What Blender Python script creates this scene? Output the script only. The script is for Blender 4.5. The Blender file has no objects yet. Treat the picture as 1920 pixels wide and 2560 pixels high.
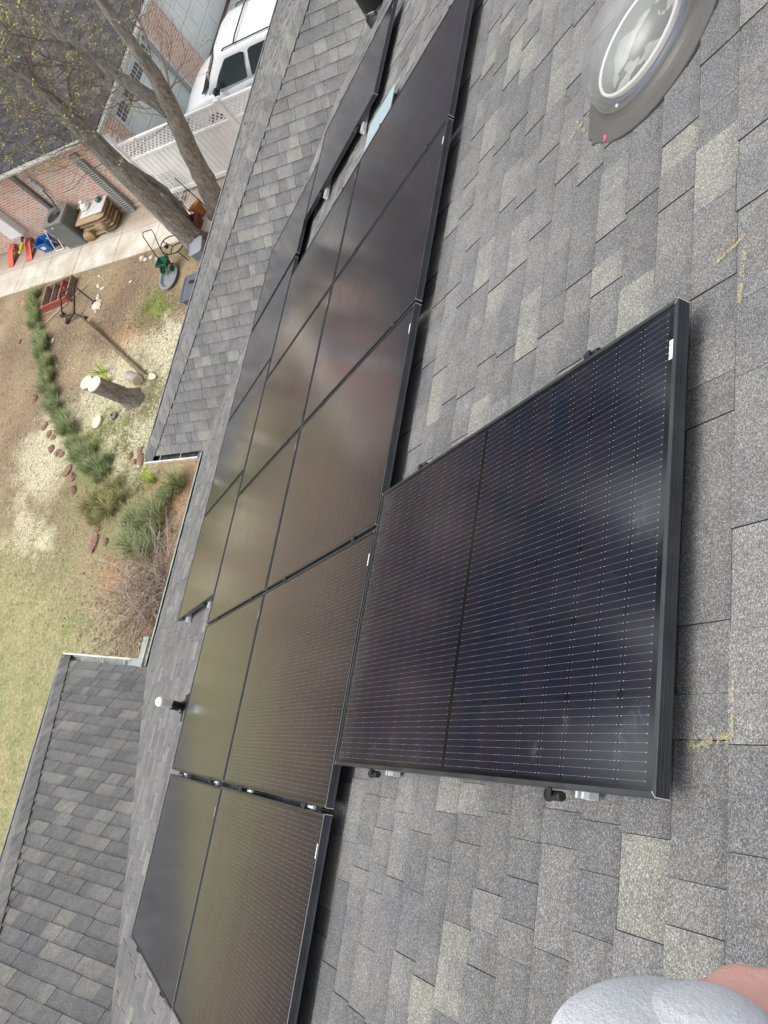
import bpy, bmesh, math, random
from mathutils import Vector, Matrix, noise
R = math.radians
random.seed(7)
# ------------------------------------------------------------------ camera, world, sun, exposure
scn = bpy.context.scene
C = scn.collection
SA, CA, TA = math.sin(R(35)), math.cos(R(35)), math.tan(R(35))
cd = bpy.data.cameras.new('camera'); cam = bpy.data.objects.new('camera', cd); C.objects.link(cam)
rt = Vector((0.162436, -0.846293, -0.507349)); dn = Vector((-0.929271, 0.041677, -0.367041)); fw = Vector((0.331769, 0.531086, -0.779665))
cm = Matrix.Identity(4)
for i in range(3):
    cm[i][0] = rt[i]; cm[i][1] = -dn[i]; cm[i][2] = -fw[i]
cm[0][3], cm[1][3], cm[2][3] = 0.09297, -1.83612, 2.64953
cam.matrix_world = cm
cd.sensor_fit = 'HORIZONTAL'; cd.sensor_width = 36; cd.lens = 36 * 1981 / 1920
cd.clip_start = 0.02; cd.clip_end = 2000
scn.camera = cam
scn.render.resolution_x = 768; scn.render.resolution_y = 1024
scn.view_settings.view_transform = 'Standard'; scn.view_settings.look = 'None'
scn.view_settings.exposure = 0.86; scn.view_settings.gamma = 1
SUN_EL, SUN_AZ = 62, -35      # azimuth from +Y towards +X
w = bpy.data.worlds.new("World"); scn.world = w; w.use_nodes = True
nt = w.node_tree; bg = nt.nodes['Background']
sky = nt.nodes.new('ShaderNodeTexSky'); sky.sky_type = 'NISHITA'; sky.sun_disc = False
sky.sun_elevation = R(SUN_EL); sky.sun_rotation = R(SUN_AZ); sky.dust_density = 3.0; sky.air_density = 1.0; sky.ozone_density = 1.0
hs = nt.nodes.new('ShaderNodeHueSaturation'); hs.inputs['Saturation'].default_value = 0.22
nt.links.new(sky.outputs[0], hs.inputs['Color']); nt.links.new(hs.outputs[0], bg.inputs['Color'])
bg.inputs['Strength'].default_value = 0.15
sd = bpy.data.lights.new('sun', 'SUN'); sd.energy = 0.95; sd.angle = R(35); sd.color = (1, 0.97, 0.92)
so = bpy.data.objects.new('sun', sd); C.objects.link(so)
sv = Vector((math.sin(R(SUN_AZ)) * math.cos(R(SUN_EL)), math.cos(R(SUN_AZ)) * math.cos(R(SUN_EL)), math.sin(R(SUN_EL))))
so.rotation_euler = sv.to_track_quat('Z', 'Y').to_euler(); so.location = sv * 40

# ------------------------------------------------------------------ helpers: objects
def tag(o, label=None, cat=None, group=None, kind=None):
    if label: o['label'] = label
    if cat: o['category'] = cat
    if group: o['group'] = group
    if kind: o['kind'] = kind
    return o
def empty(name, loc=(0, 0, 0), label=None, cat=None, group=None, mw=None):
    o = bpy.data.objects.new(name, None); C.objects.link(o); o.empty_display_size = 0.1
    if mw is not None: o.matrix_world = mw
    else: o.location = loc
    return tag(o, label, cat, group)
class MB:
    def __init__(s): s.v = []; s.f = []; s.m = []; s.t = []
    def add(s, vs, fs, m=0, t=0.0):
        b = len(s.v); s.v.extend([tuple(x) for x in vs])
        for f in fs: s.f.append(tuple(b + i for i in f)); s.m.append(m); s.t.append(t)
        return b
    def quad(s, a, b, c, d, m=0, t=0.0): s.add([a, b, c, d], [(0, 1, 2, 3)], m, t)
    def box(s, lo, hi, m=0, t=0.0, mat=None, ch=0.0):
        x0, y0, z0 = lo; x1, y1, z1 = hi
        if ch > 0:
            c = min(ch, (x1-x0)*.45, (y1-y0)*.45, (z1-z0)*.45)
            prof = []
            for z, q in ((z0, c), (z0+c, 0), (z1-c, 0), (z1, c)):
                prof.append([(x0+c+q*.0, y0+q, z), (x1-c, y0+q, z), (x1-q, y0+c, z), (x1-q, y1-c, z), (x1-c, y1-q, z), (x0+c, y1-q, z), (x0+q, y1-c, z), (x0+q, y0+c, z)])
            vs = [p for r in prof for p in r]
            fs = [tuple(reversed(range(8))), tuple(range(24, 32))]
            for k in range(3):
                for i in range(8):
                    j = (i+1) % 8; fs.append((k*8+i, k*8+j, k*8+8+j, k*8+8+i))
        else:
            vs = [(x0,y0,z0),(x1,y0,z0),(x1,y1,z0),(x0,y1,z0),(x0,y0,z1),(x1,y0,z1),(x1,y1,z1),(x0,y1,z1)]
            fs = [(3,2,1,0),(4,5,6,7),(0,1,5,4),(1,2,6,5),(2,3,7,6),(3,0,4,7)]
        if mat: vs = [tuple(mat @ Vector(p)) for p in vs]
        s.add(vs, fs, m, t)
    def tube(s, pts, rad, n=8, m=0, t=0.0, cap=True, wob=0.0, ws=3.0):
        pts = [Vector(p) for p in pts]; k = len(pts)
        if not hasattr(rad, '__len__'): rad = [rad]*k
        vs = []; up = None
        for i, p in enumerate(pts):
            d = (pts[min(i+1, k-1)] - pts[max(i-1, 0)])
            if d.length < 1e-9: d = Vector((0, 0, 1))
            d.normalize()
            if up is None:
                up = d.orthogonal().normalized()
            up = (up - d*up.dot(d))
            if up.length < 1e-6: up = d.orthogonal()
            up.normalize(); sd_ = d.cross(up)
            for j in range(n):
                a = 2*math.pi*j/n
                q = up*math.cos(a) + sd_*math.sin(a)
                r = rad[i]
                if wob: r *= 1 + wob*noise.noise((p + q*r)*ws)
                vs.append(p + q*r)
        fs = []
        for i in range(k-1):
            for j in range(n):
                a = i*n+j; b = i*n+(j+1) % n; fs.append((a, b, b+n, a+n))
        if cap: fs.append(tuple(reversed(range(n)))); fs.append(tuple(range((k-1)*n, k*n)))
        s.add(vs, fs, m, t)
    def lathe(s, prof, n=24, m=0, mat=None, sx=1, sy=1, close=False):
        vs = []
        for r, z in prof:
            for j in range(n):
                a = 2*math.pi*j/n; vs.append(Vector((r*sx*math.cos(a), r*sy*math.sin(a), z)))
        if mat: vs = [mat @ v for v in vs]
        k = len(prof); fs = []
        for i in range(k-1):
            for j in range(n):
                a = i*n+j; b = i*n+(j+1) % n; fs.append((a, b, b+n, a+n))
        if close: fs.append(tuple(reversed(range(n)))); fs.append(tuple(range((k-1)*n, k*n)))
        s.add(vs, fs, m)
    def build(s, name, mats, parent=None, mw=None, loc=None, smooth=False, kind=None, tone=True):
        me = bpy.data.meshes.new(name); me.from_pydata(s.v, [], s.f)
        if not isinstance(mats, (list, tuple)): mats = [mats]
        for q in mats: me.materials.append(q)
        me.polygons.foreach_set('material_index', s.m)
        if smooth: me.polygons.foreach_set('use_smooth', [True]*len(s.f))
        if tone:
            at = me.attributes.new('tone', 'FLOAT', 'FACE'); at.data.foreach_set('value', s.t)
        me.update()
        o = bpy.data.objects.new(name, me); C.objects.link(o)
        if parent: o.parent = parent
        if mw is not None: o.matrix_local = mw
        elif loc is not None: o.location = loc
        if kind: o['kind'] = kind
        return o
def copy_tree(o, parent=None):
    c = o.copy(); C.objects.link(c)
    if parent: c.parent = parent
    for ch in [x for x in bpy.data.objects if x.parent == o]: copy_tree(ch, c)
    return c

# ------------------------------------------------------------------ helpers: materials
class N:
    """tiny expression builder for shader nodes"""
    def __init__(s, name, rough=0.8, base=(0.5, 0.5, 0.5), metallic=0.0, spec=0.5):
        s.mat = bpy.data.materials.new(name); s.mat.use_nodes = True; s.t = s.mat.node_tree
        s.b = s.t.nodes['Principled BSDF']
        s.b.inputs['Roughness'].default_value = rough; s.b.inputs['Base Color'].default_value = (*base, 1)
        s.b.inputs['Metallic'].default_value = metallic
        s.b.inputs['Specular IOR Level'].default_value = spec
        s._o = None
    def n(s, typ, **kw):
        nd = s.t.nodes.new(typ)
        for k, v in kw.items(): setattr(nd, k, v)
        return nd
    def put(s, sock, val):
        if isinstance(val, bpy.types.NodeSocket): s.t.links.new(val, sock)
        elif isinstance(val, (tuple, list)) and len(sock.default_value) == 4 and len(val) == 3: sock.default_value = (*val, 1)
        else: sock.default_value = val
    def m(s, op, a, b=0.0, c=None):
        nd = s.n('ShaderNodeMath', operation=op); s.put(nd.inputs[0], a); s.put(nd.inputs[1], b)
        if c is not None: s.put(nd.inputs[2], c)
        return nd.outputs[0]
    def obj(s):
        if s._o is None: s._o = s.n('ShaderNodeTexCoord').outputs['Object']
        return s._o
    def xyz(s, v=None):
        nd = s.n('ShaderNodeSeparateXYZ'); s.put(nd.inputs[0], v if v is not None else s.obj()); return nd.outputs
    def comb(s, x=0.0, y=0.0, z=0.0):
        nd = s.n('ShaderNodeCombineXYZ'); s.put(nd.inputs[0], x); s.put(nd.inputs[1], y); s.put(nd.inputs[2], z); return nd.outputs[0]
    def vscale(s, vec, sc):
        nd = s.n('ShaderNodeVectorMath', operation='MULTIPLY'); s.put(nd.inputs[0], vec); nd.inputs[1].default_value = sc; return nd.outputs[0]
    def noise(s, scale=5.0, detail=4.0, rough=0.55, vec=None, out='Fac', dist=0.0):
        nd = s.n('ShaderNodeTexNoise'); s.put(nd.inputs['Vector'], vec if vec is not None else s.obj())
        nd.inputs['Scale'].default_value = scale; nd.inputs['Detail'].default_value = detail; nd.inputs['Roughness'].default_value = rough
        nd.inputs['Distortion'].default_value = dist
        return nd.outputs[out]
    def vor(s, scale=5.0, out='Color', vec=None, feature='F1'):
        nd = s.n('ShaderNodeTexVoronoi', feature=feature); s.put(nd.inputs['Vector'], vec if vec is not None else s.obj())
        nd.inputs['Scale'].default_value = scale; return nd.outputs[out]
    def ramp(s, fac, stops, interp='LINEAR'):
        nd = s.n('ShaderNodeValToRGB'); s.put(nd.inputs[0], fac); e = nd.color_ramp.elements; nd.color_ramp.interpolation = interp
        while len(e) > 1: e.remove(e[-1])
        for i, (p, c) in enumerate(stops):
            q = e[0] if i == 0 else e.new(p)
            q.position = p; q.color = (*c, 1) if hasattr(c, '__len__') else (c, c, c, 1)
        return nd.outputs[0]
    def mr(s, v, a, b, c=0.0, d=1.0, smooth=False):
        nd = s.n('ShaderNodeMapRange'); nd.interpolation_type = 'SMOOTHSTEP' if smooth else 'LINEAR'
        s.put(nd.inputs[0], v)
        for i, q in enumerate((a, b, c, d)): s.put(nd.inputs[i+1], q)
        return nd.outputs[0]
    def mix(s, f, a, b, mode='MIX'):
        nd = s.n('ShaderNodeMix', data_type='RGBA', blend_type=mode)
        s.put(nd.inputs[0], f); s.put(nd.inputs[6], a); s.put(nd.inputs[7], b); return nd.outputs[2]
    def attr(s, name='tone'):
        nd = s.n('ShaderNodeAttribute', attribute_name=name); return nd.outputs['Fac']
    def col(s, v): s.put(s.b.inputs['Base Color'], v); return s
    def rgh(s, v): s.put(s.b.inputs['Roughness'], v); return s
    def bump(s, h, strength=0.3, dist=0.01):
        nd = s.n('ShaderNodeBump'); nd.inputs['Strength'].default_value = strength; nd.inputs['Distance'].default_value = dist
        s.put(nd.inputs['Height'], h); s.t.links.new(nd.outputs[0], s.b.inputs['Normal']); return s
def simple(name, base, rough=0.6, metallic=0.0, var=0.25, sc=6.0, bump=0.0, spec=0.5):
    q = N(name, rough, base, metallic, spec)
    f = q.noise(sc, 5, 0.6)
    lo = tuple(c*(1-var) for c in base); hi = tuple(min(1, c*(1+var)) for c in base)
    q.col(q.ramp(f, [(0.3, lo), (0.7, hi)])); q.rgh(q.mr(f, .2, .8, max(0.03, rough-.08), min(1, rough+.08)))
    if bump: q.bump(q.noise(sc*6, 4), bump, 0.01)
    return q.mat

# shingles
q = N('shingle_granules', 0.95, spec=0.25)
tone = q.attr()
base = q.ramp(tone, [(0.0, (.136, .137, .138)), (.35, (.162, .163, .163)), (.62, (.188, .187, .183)), (.75, (.202, .200, .190)), (1.0, (.232, .230, .206))])
gr = q.vor(430.0)
gx = q.n('ShaderNodeSeparateColor'); q.put(gx.inputs[0], gr)
gran = q.ramp(gx.outputs[0], [(0.0, .50), (.5, .88), (.8, 1.18), (1.0, 1.9)])
tint = q.mix(gx.outputs[1], (1.07, 1.0, .93), (.94, .99, 1.06))
c1 = q.mix(1.0, q.mix(1.0, base, (1.005, 1.0, .992), 'MULTIPLY'), gran, 'MULTIPLY'); c1 = q.mix(.7, c1, q.mix(1.0, c1, tint, 'MULTIPLY'))
big = q.noise(1.3, 5, .6); mid = q.noise(14, 4, .6)
c1 = q.mix(1.0, c1, q.ramp(big, [(.3, .88), (.7, 1.12)]), 'MULTIPLY')
c1 = q.mix(1.0, c1, q.ramp(mid, [(.3, .90), (.7, 1.10)]), 'MULTIPLY')
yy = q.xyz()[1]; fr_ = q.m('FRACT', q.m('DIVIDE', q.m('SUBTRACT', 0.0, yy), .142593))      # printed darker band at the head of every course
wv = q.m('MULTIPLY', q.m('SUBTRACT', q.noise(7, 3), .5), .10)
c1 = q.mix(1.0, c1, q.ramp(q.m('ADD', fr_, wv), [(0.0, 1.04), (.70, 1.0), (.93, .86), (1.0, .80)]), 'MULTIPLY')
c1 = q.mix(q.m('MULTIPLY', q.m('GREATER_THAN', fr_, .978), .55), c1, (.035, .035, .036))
c1 = q.mix(1.0, c1, q.ramp(q.noise(2.2, 5, .65, q.vscale(q.obj(), (2.4, .5, 1.0)), dist=.5), [(.35, (.93, .94, .96)), (.65, (1.06, 1.06, 1.05))]), 'MULTIPLY')
c1 = q.mix(1.0, c1, q.ramp(q.noise(3.4, 6, .7, dist=.8), [(.35, (.90, .90, .91)), (.65, (1.07, 1.06, 1.04))]), 'MULTIPLY')
q.col(c1); q.bump(gx.outputs[2], .35, .0012)
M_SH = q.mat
M_ASPH = simple('asphalt_edge', (.032, .032, .033), .9, var=.3, sc=30)
# neighbour roof
q = N('dark_shingle', 0.95, spec=0.2)
t_ = q.attr(); c1 = q.ramp(t_, [(0, (.035, .037, .042)), (.6, (.062, .064, .070)), (1, (.10, .10, .10))])
c1 = q.mix(1.0, c1, q.ramp(q.noise(20, 4), [(.3, .75), (.7, 1.25)]), 'MULTIPLY'); q.col(c1)
M_DSH = q.mat
# brick, mapped on (a, z)
def brick_mat(name, axis, rot=False):
    q = N(name, .9, spec=.2); o = q.xyz()
    a = o[axis]; b = o[2]
    vec = q.comb(b, a, 0.0) if rot else q.comb(a, b, 0.0)
    bt = q.n('ShaderNodeTexBrick'); q.put(bt.inputs['Vector'], vec)
    bt.inputs['Scale'].default_value = 1.0; bt.inputs['Brick Width'].default_value = .215; bt.inputs['Row Height'].default_value = .077
    bt.inputs['Mortar Size'].default_value = .0085; bt.inputs['Mortar Smooth'].default_value = .15; bt.inputs['Bias'].default_value = -.15
    bt.inputs['Color1'].default_value = (.58, .43, .37, 1); bt.inputs['Color2'].default_value = (.43, .335, .295, 1); bt.inputs['Mortar'].default_value = (.84, .74, .66, 1)
    cc = q.mix(q.mr(q.noise(3.3, 5, .7), .45, .72), bt.outputs['Color'], q.mix(1.0, bt.outputs['Color'], (1.1, .72, .62), 'MULTIPLY'))
    cc = q.mix(1.0, cc, q.ramp(q.noise(40, 4, .7), [(.3, .8), (.7, 1.2)]), 'MULTIPLY')
    cc = q.mix(q.mr(q.noise(1.1, 3), .5, .75, 0, .35), cc, (.5, .42, .37))
    q.col(cc); q.bump(q.m('SUBTRACT', 1.0, bt.outputs['Fac']), .6, .008); return q.mat
M_BRX = brick_mat('brick_x', 0); M_BRY = brick_mat('brick_y', 1)
M_SOLX = brick_mat('brick_soldier_x', 0, True); M_SOLY = brick_mat('brick_soldier_y', 1, True)
M_WHITE = simple('white_vinyl', (.87, .87, .86), .45, var=.06, sc=3)
M_GUT = simple('gutter_paint', (.60, .60, .57), .5, var=.25, sc=8)
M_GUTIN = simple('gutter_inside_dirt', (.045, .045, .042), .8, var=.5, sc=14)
M_GUTG = simple('gutter_greygreen', (.30, .33, .30), .6, var=.3, sc=9)
M_GUTD = simple('gutter_dark_edge', (.20, .21, .21), .6, var=.3, sc=9)
M_BLK = simple('black_anodised', (.018, .021, .026), .42, .35, var=.25, sc=12)
M_BLKP = simple('black_plastic', (.016, .017, .018), .45, var=.3, sc=12)
M_ALU = simple('bare_aluminium', (.74, .75, .76), .45, .35, var=.12, sc=30)
M_STEEL = simple('clamp_steel', (.28, .29, .31), .35, .9, var=.2, sc=40)
M_LABEL = N('label_paper', .6).mat
q = N('barcode_label', .6); u_ = q.xyz()
bars = q.m('GREATER_THAN', q.noise(140, 0, .5, q.comb(u_[0], 0.0, 0.0)), .53)
ed = q.m('LESS_THAN', q.m('ABSOLUTE', q.m('SUBTRACT', u_[1], .013)), .004)
q.col(q.mix(q.m('MULTIPLY', bars, ed), (.80, .81, .82), (.25, .25, .27))); M_LABEL = q.mat

# frame (thin extrusion lines come from geometry)
PW_, PL_ = 1.134, 1.756
# photovoltaic cells under glass: x across (6 cells), y down the slope (18 half cells)
def pv_mat(nm, smudge):
    q = N(nm, .14, spec=.72); X, Y, _z = q.xyz()
    cw = 0.1823; mx = (PW_ - 6*cw)/2
    uu = q.m('DIVIDE', q.m('SUBTRACT', X, mx), cw); fu = q.m('FRACT', uu)
    mid = PL_/2; chh = (mid - .028 - .009)/9
    vb = q.m('SUBTRACT', q.m('ABSOLUTE', q.m('SUBTRACT', Y, mid)), .009)
    vv = q.m('DIVIDE', vb, chh); fv = q.m('FRACT', vv)
    du = q.m('MULTIPLY', q.m('MINIMUM', fu, q.m('SUBTRACT', 1.0, fu)), cw)
    dv = q.m('MULTIPLY', q.m('MINIMUM', fv, q.m('SUBTRACT', 1.0, fv)), chh)
    fv2 = q.m('FRACT', q.m('MULTIPLY', vv, .5)); dv2 = q.m('MULTIPLY', q.m('MINIMUM', fv2, q.m('SUBTRACT', 1.0, fv2)), chh*2)
    inside = q.m('MULTIPLY', q.m('GREATER_THAN', vb, 0.0), q.m('LESS_THAN', vv, 9.0))
    inside = q.m('MULTIPLY', inside, q.m('MULTIPLY', q.m('GREATER_THAN', uu, 0.0), q.m('LESS_THAN', uu, 6.0)))
    cell = q.m('MULTIPLY', q.m('GREATER_THAN', du, .0011), q.m('GREATER_THAN', dv, .0009))
    cell = q.m('MULTIPLY', cell, q.m('GREATER_THAN', q.m('ADD', du, dv2), .0125)); cell = q.m('MULTIPLY', cell, inside)
    fb = q.m('FRACT', q.m('MULTIPLY', fu, 10.0))
    db = q.m('MULTIPLY', q.m('ABSOLUTE', q.m('SUBTRACT', fb, .5)), cw/10)
    bus = q.m('MULTIPLY', q.m('LESS_THAN', db, .00028), cell); bus = q.m('MULTIPLY', bus, q.m('GREATER_THAN', dv, .004))
    dot = q.m('MULTIPLY', q.m('LESS_THAN', db, .0009), q.m('LESS_THAN', q.m('ABSOLUTE', q.m('SUBTRACT', dv, .0060)), .0014)); dot = q.m('MULTIPLY', dot, cell)
    idv = q.n('ShaderNodeTexWhiteNoise', noise_dimensions='2D'); q.put(idv.inputs['Vector'], q.comb(q.m('FLOOR', uu), q.m('FLOOR', q.m('DIVIDE', q.m('SUBTRACT', Y, mid), chh)), 0.0))
    cc = q.mix(idv.outputs['Value'], (.0060, .0078, .0180), (.0110, .0085, .0170))
    cc = q.mix(cell, (.0018, .0020, .0034), cc)
    cc = q.mix(bus, cc, (.15, .16, .19)); cc = q.mix(dot, cc, (.34, .35, .38))
    dn1 = q.noise(3.0, 6, .7, q.vscale(q.obj(), (1.0, .45, 1.0)), dist=.6); dn2 = q.noise(38, 4, .7)
    dust = q.m('MULTIPLY', q.mr(dn1, .50, .80), q.mr(dn2, .35, .75)); 
    edge = q.mr(q.m('SUBTRACT', PL_, Y), .02, .16, .5, 0.0, True)
    dust = q.m('ADD', q.m('MULTIPLY', dust, .10), q.m('MULTIPLY', edge, q.mr(dn2, .4, .7, 0, .2)))
    streak = q.mr(q.noise(9, 3, .7, q.vscale(q.obj(), (3.2, .7, 1.0)), dist=1.2), .70, .76)
    dust = q.m('ADD', dust, q.m('MULTIPLY', streak, .085))
    if smudge:                       # hand prints and wiping marks near two edges of the nearest panel
        for (sx, sy, sr) in ((.10, .10, .05), (.16, .06, .035), (.60, .10, .05), (.08, .42, .03), (.08, 1.05, .04), (.05, 1.4, .05), (.14, .32, .03), (.10, 1.25, .035)):
            dd = q.m('SQRT', q.m('ADD', q.m('POWER', q.m('SUBTRACT', X, sx), 2.0), q.m('POWER', q.m('SUBTRACT', Y, sy), 2.0)))
            dust = q.m('ADD', dust, q.m('MULTIPLY', q.mr(dd, sr*1.5, 0.0, 0.0, 1.0, True), q.mr(q.noise(24, 5, .75, dist=1.5), .46, .72, 0, .17)))
    dust = q.m('ADD', q.m('MINIMUM', dust, .5), .003)
    q.col(q.mix(dust, cc, (.33, .34, .36))); q.rgh(q.m('ADD', q.mr(q.noise(5, 3), .3, .7, .115, .165), q.m('MULTIPLY', dust, .5)))
    q.b.inputs['Coat Weight'].default_value = .38; q.b.inputs['Coat Roughness'].default_value = .13
    return q.mat
M_PV = pv_mat('pv_cells', False); M_PV1 = pv_mat('pv_cells_handled', True)
M_CLEAR = bpy.data.materials.new('clear_acrylic'); M_CLEAR.use_nodes = True
t_ = M_CLEAR.node_tree; t_.nodes.remove(t_.nodes['Principled BSDF'])
tr_ = t_.nodes.new('ShaderNodeBsdfTransparent'); tr_.inputs[0].default_value = (.95, .955, .955, 1); gl_ = t_.nodes.new('ShaderNodeBsdfGlossy'); gl_.inputs['Roughness'].default_value = .30; gl_.inputs[0].default_value = (.95, .95, .93, 1)
df_ = t_.nodes.new('ShaderNodeBsdfDiffuse'); df_.inputs[0].default_value = (.72, .74, .76, 1); m0_ = t_.nodes.new('ShaderNodeMixShader'); m0_.inputs[0].default_value = .07
lw_ = t_.nodes.new('ShaderNodeLayerWeight'); lw_.inputs[0].default_value = .5; pw_ = t_.nodes.new('ShaderNodeMath'); pw_.operation = 'POWER'; pw_.inputs[1].default_value = 3.2; t_.links.new(lw_.outputs['Facing'], pw_.inputs[0]); fr_ = t_.nodes.new('ShaderNodeMath'); fr_.operation = 'MULTIPLY_ADD'; fr_.inputs[1].default_value = .50; fr_.inputs[2].default_value = .03; t_.links.new(pw_.outputs[0], fr_.inputs[0]); ms_ = t_.nodes.new('ShaderNodeMixShader')
t_.links.new(tr_.outputs[0], m0_.inputs[1]); t_.links.new(df_.outputs[0], m0_.inputs[2])
t_.links.new(fr_.outputs[0], ms_.inputs[0]); t_.links.new(m0_.outputs[0], ms_.inputs[1]); t_.links.new(gl_.outputs[0], ms_.inputs[2]); t_.links.new(ms_.outputs[0], t_.nodes['Material Output'].inputs['Surface'])
M_DKGREY = simple('dark_grey_flashing', (.088, .083, .078), .5, var=.12, sc=5)
M_MIRROR = simple('reflective_tube', (.40, .405, .36), .18, .25, var=.10, sc=9)
M_RIMW = simple('tube_rim', (.80, .75, .70), .35, var=.05)
M_YEL = simple('chalk_yellow', (.52, .455, .22), .9, var=.35, sc=90)
M_ORG = simple('chalk_orange', (.42, .26, .10), .9, var=.3, sc=90)
M_PINK = simple('pink_mark', (.75, .08, .18), .6)
M_BLUEP = simple('pale_blue_metal', (.36, .45, .49), .4, .1, var=.05)

# ------------------------------------------------------------------ the ground
GZ = -7.45
q = N('yard_soil', .95, spec=.15)
P = q.obj(); f1 = q.noise(2.2, 6, .65); f2 = q.noise(13, 6, .75); f3 = q.noise(70, 3, .7); fb1 = q.noise(.55, 4, .6)
wob = q.m('MULTIPLY', q.m('SUBTRACT', q.noise(1.5, 5, .7), .5), 2.6)
def blob(x, y, r, soft=.8, sx=1.0, sy=1.0):
    nd = q.n('ShaderNodeVectorMath', operation='SUBTRACT'); q.put(nd.inputs[0], P); nd.inputs[1].default_value = (x, y, GZ)
    sc = q.n('ShaderNodeVectorMath', operation='MULTIPLY'); q.put(sc.inputs[0], nd.outputs[0]); sc.inputs[1].default_value = (1/sx, 1/sy, 0)
    ln = q.n('ShaderNodeVectorMath', operation='LENGTH'); q.put(ln.inputs[0], sc.outputs[0])
    return q.mr(q.m('ADD', ln.outputs['Value'], wob), r+soft*.5, r-soft*.5, 0.0, 1.0, True)
def mx_(*bs):
    r = bs[0]
    for b in bs[1:]: r = q.m('MAXIMUM', r, b)
    return r
straw = q.ramp(q.m('ADD', q.m('MULTIPLY', f1, .5), q.m('MULTIPLY', f2, .5)), [(.30, (.165, .115, .07)), (.5, (.34, .262, .165)), (.72, (.50, .42, .29))])
soil = q.ramp(f2, [(.3, (.12, .085, .06)), (.55, (.23, .17, .115)), (.75, (.36, .29, .20))])
ground = q.mix(q.mr(fb1, .40, .62), straw, soil)
lawn = blob(-1.5, 15.5, 5.8, 3.0)
lawnc = q.mix(q.mr(f1, .42, .66), q.ramp(f2, [(.3, (.24, .205, .10)), (.7, (.50, .45, .27))]), q.ramp(f2, [(.3, (.15, .175, .07)), (.7, (.34, .34, .15))]))
c1 = q.mix(lawn, ground, lawnc)
bed = mx_(blob(6.4, 12.4, 2.0, 1.0), blob(4.8, 11.2, 1.2))
c1 = q.mix(q.m('MULTIPLY', bed, .6), c1, q.ramp(f2, [(.3, (.13, .13, .06)), (.7, (.30, .30, .14))]))
clay = mx_(blob(5.2, 10.2, .7, .8), blob(3.2, 11.3, .45, .5), blob(3.1, 9.6, .7, 1.4), blob(9.3, 13.2, .55, .8), blob(10.9, 17.6, .35, .5), blob(6.2, 10.3, .55, .6))
c1 = q.mix(q.m('MULTIPLY', clay, .85), c1, q.ramp(f2, [(.3, (.27, .155, .085)), (.7, (.50, .33, .20))]))
green = mx_(blob(9.95, 12.45, .45, .7, .8, 1.3), blob(7.0, 12.9, .35, .5), blob(7.75, 11.9, .35, .4), blob(6.3, 13.2, .6, .9))
c1 = q.mix(q.m('MULTIPLY', green, .8), c1, q.ramp(f2, [(.3, (.11, .15, .03)), (.7, (.27, .32, .08))]))
sdm = mx_(blob(7.9, 13.1, 1.0, 1.2), blob(6.2, 11.9, .8, .9), blob(6.3, 14.9, 1.0, 1.1, 1.2, 1.0), blob(8.6, 11.7, .8, .9), blob(4.3, 14.7, .5, 1.0), blob(4.0, 13.9, .3, .8))
sdm = q.m('MULTIPLY', sdm, q.mr(f2, .36, .52, .15, 1.0))
c1 = q.mix(q.m('MULTIPLY', sdm, .88), c1, q.ramp(f3, [(.3, (.50, .44, .28)), (.65, (.80, .76, .56))]))
c1 = q.mix(1.0, c1, q.ramp(f3, [(.25, .62), (.75, 1.32)]), 'MULTIPLY')
q.col(c1); q.bump(f2, .6, .05); M_GROUND = q.mat
g = MB(); g.quad((-400, -400, 0), (400, -400, 0), (400, 400, 0), (-400, 400, 0)); 
o = g.build('ground', M_GROUND, loc=(0, 0, GZ)); o['kind'] = 'structure'
# the material uses object coords: shift so they equal world coords
o.data.transform(Matrix.Translation((0, 0, GZ))); o.location = (0, 0, 0)

# concrete
q = N('sidewalk_concrete', .9, spec=.2); x_, y_, z_ = q.xyz()
st = q.noise(1.6, 6, .7); fine = q.noise(30, 4, .7)
cc = q.ramp(st, [(.25, (.40, .34, .26)), (.5, (.56, .51, .43)), (.7, (.72, .69, .63))])
cc = q.mix(q.mr(q.m('ADD', x_, q.m('MULTIPLY', st, .8)), 12.9, 13.5, 0, .75, True), cc, q.ramp(fine, [(.3, (.17, .12, .09)), (.7, (.40, .33, .26))]))
cc = q.mix(1.0, cc, q.ramp(fine, [(.3, .85), (.7, 1.1)]), 'MULTIPLY'); q.col(cc); q.bump(fine, .25, .01); M_CONC = q.mat
M_JOINT = simple('concrete_joint_dirt', (.12, .10, .08), .95)
M_DRIVE = simple('driveway_concrete', (.62, .62, .59), .9, var=.12, sc=1.5)
g = MB(); ys = [7.6, 9.0, 10.4, 11.85, 13.3, 14.78, 16.42, 17.7, 19.05, 20.5, 22, 23.5, 25]
for a, b in zip(ys[:-1], ys[1:]):
    for xa, xb in ((11.80, 12.70), (12.712, 13.5)):
        g.box((xa, a+.006, GZ-.06), (xb, b-.006, GZ+.035 + random.uniform(-.003, .003)), ch=.006)
o = g.build('sidewalk', M_CONC); o['kind'] = 'structure'
g = MB(); g.box((11.81, 7.6, GZ-.05), (13.49, 25, GZ+.022)); o = g.build('sidewalk_joints', M_JOINT); o['kind'] = 'structure'
g = MB(); g.box((13.56, 6, GZ-.05), (40, 13.3, GZ+.03)); o = g.build('driveway', M_DRIVE); o['kind'] = 'structure'

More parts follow.
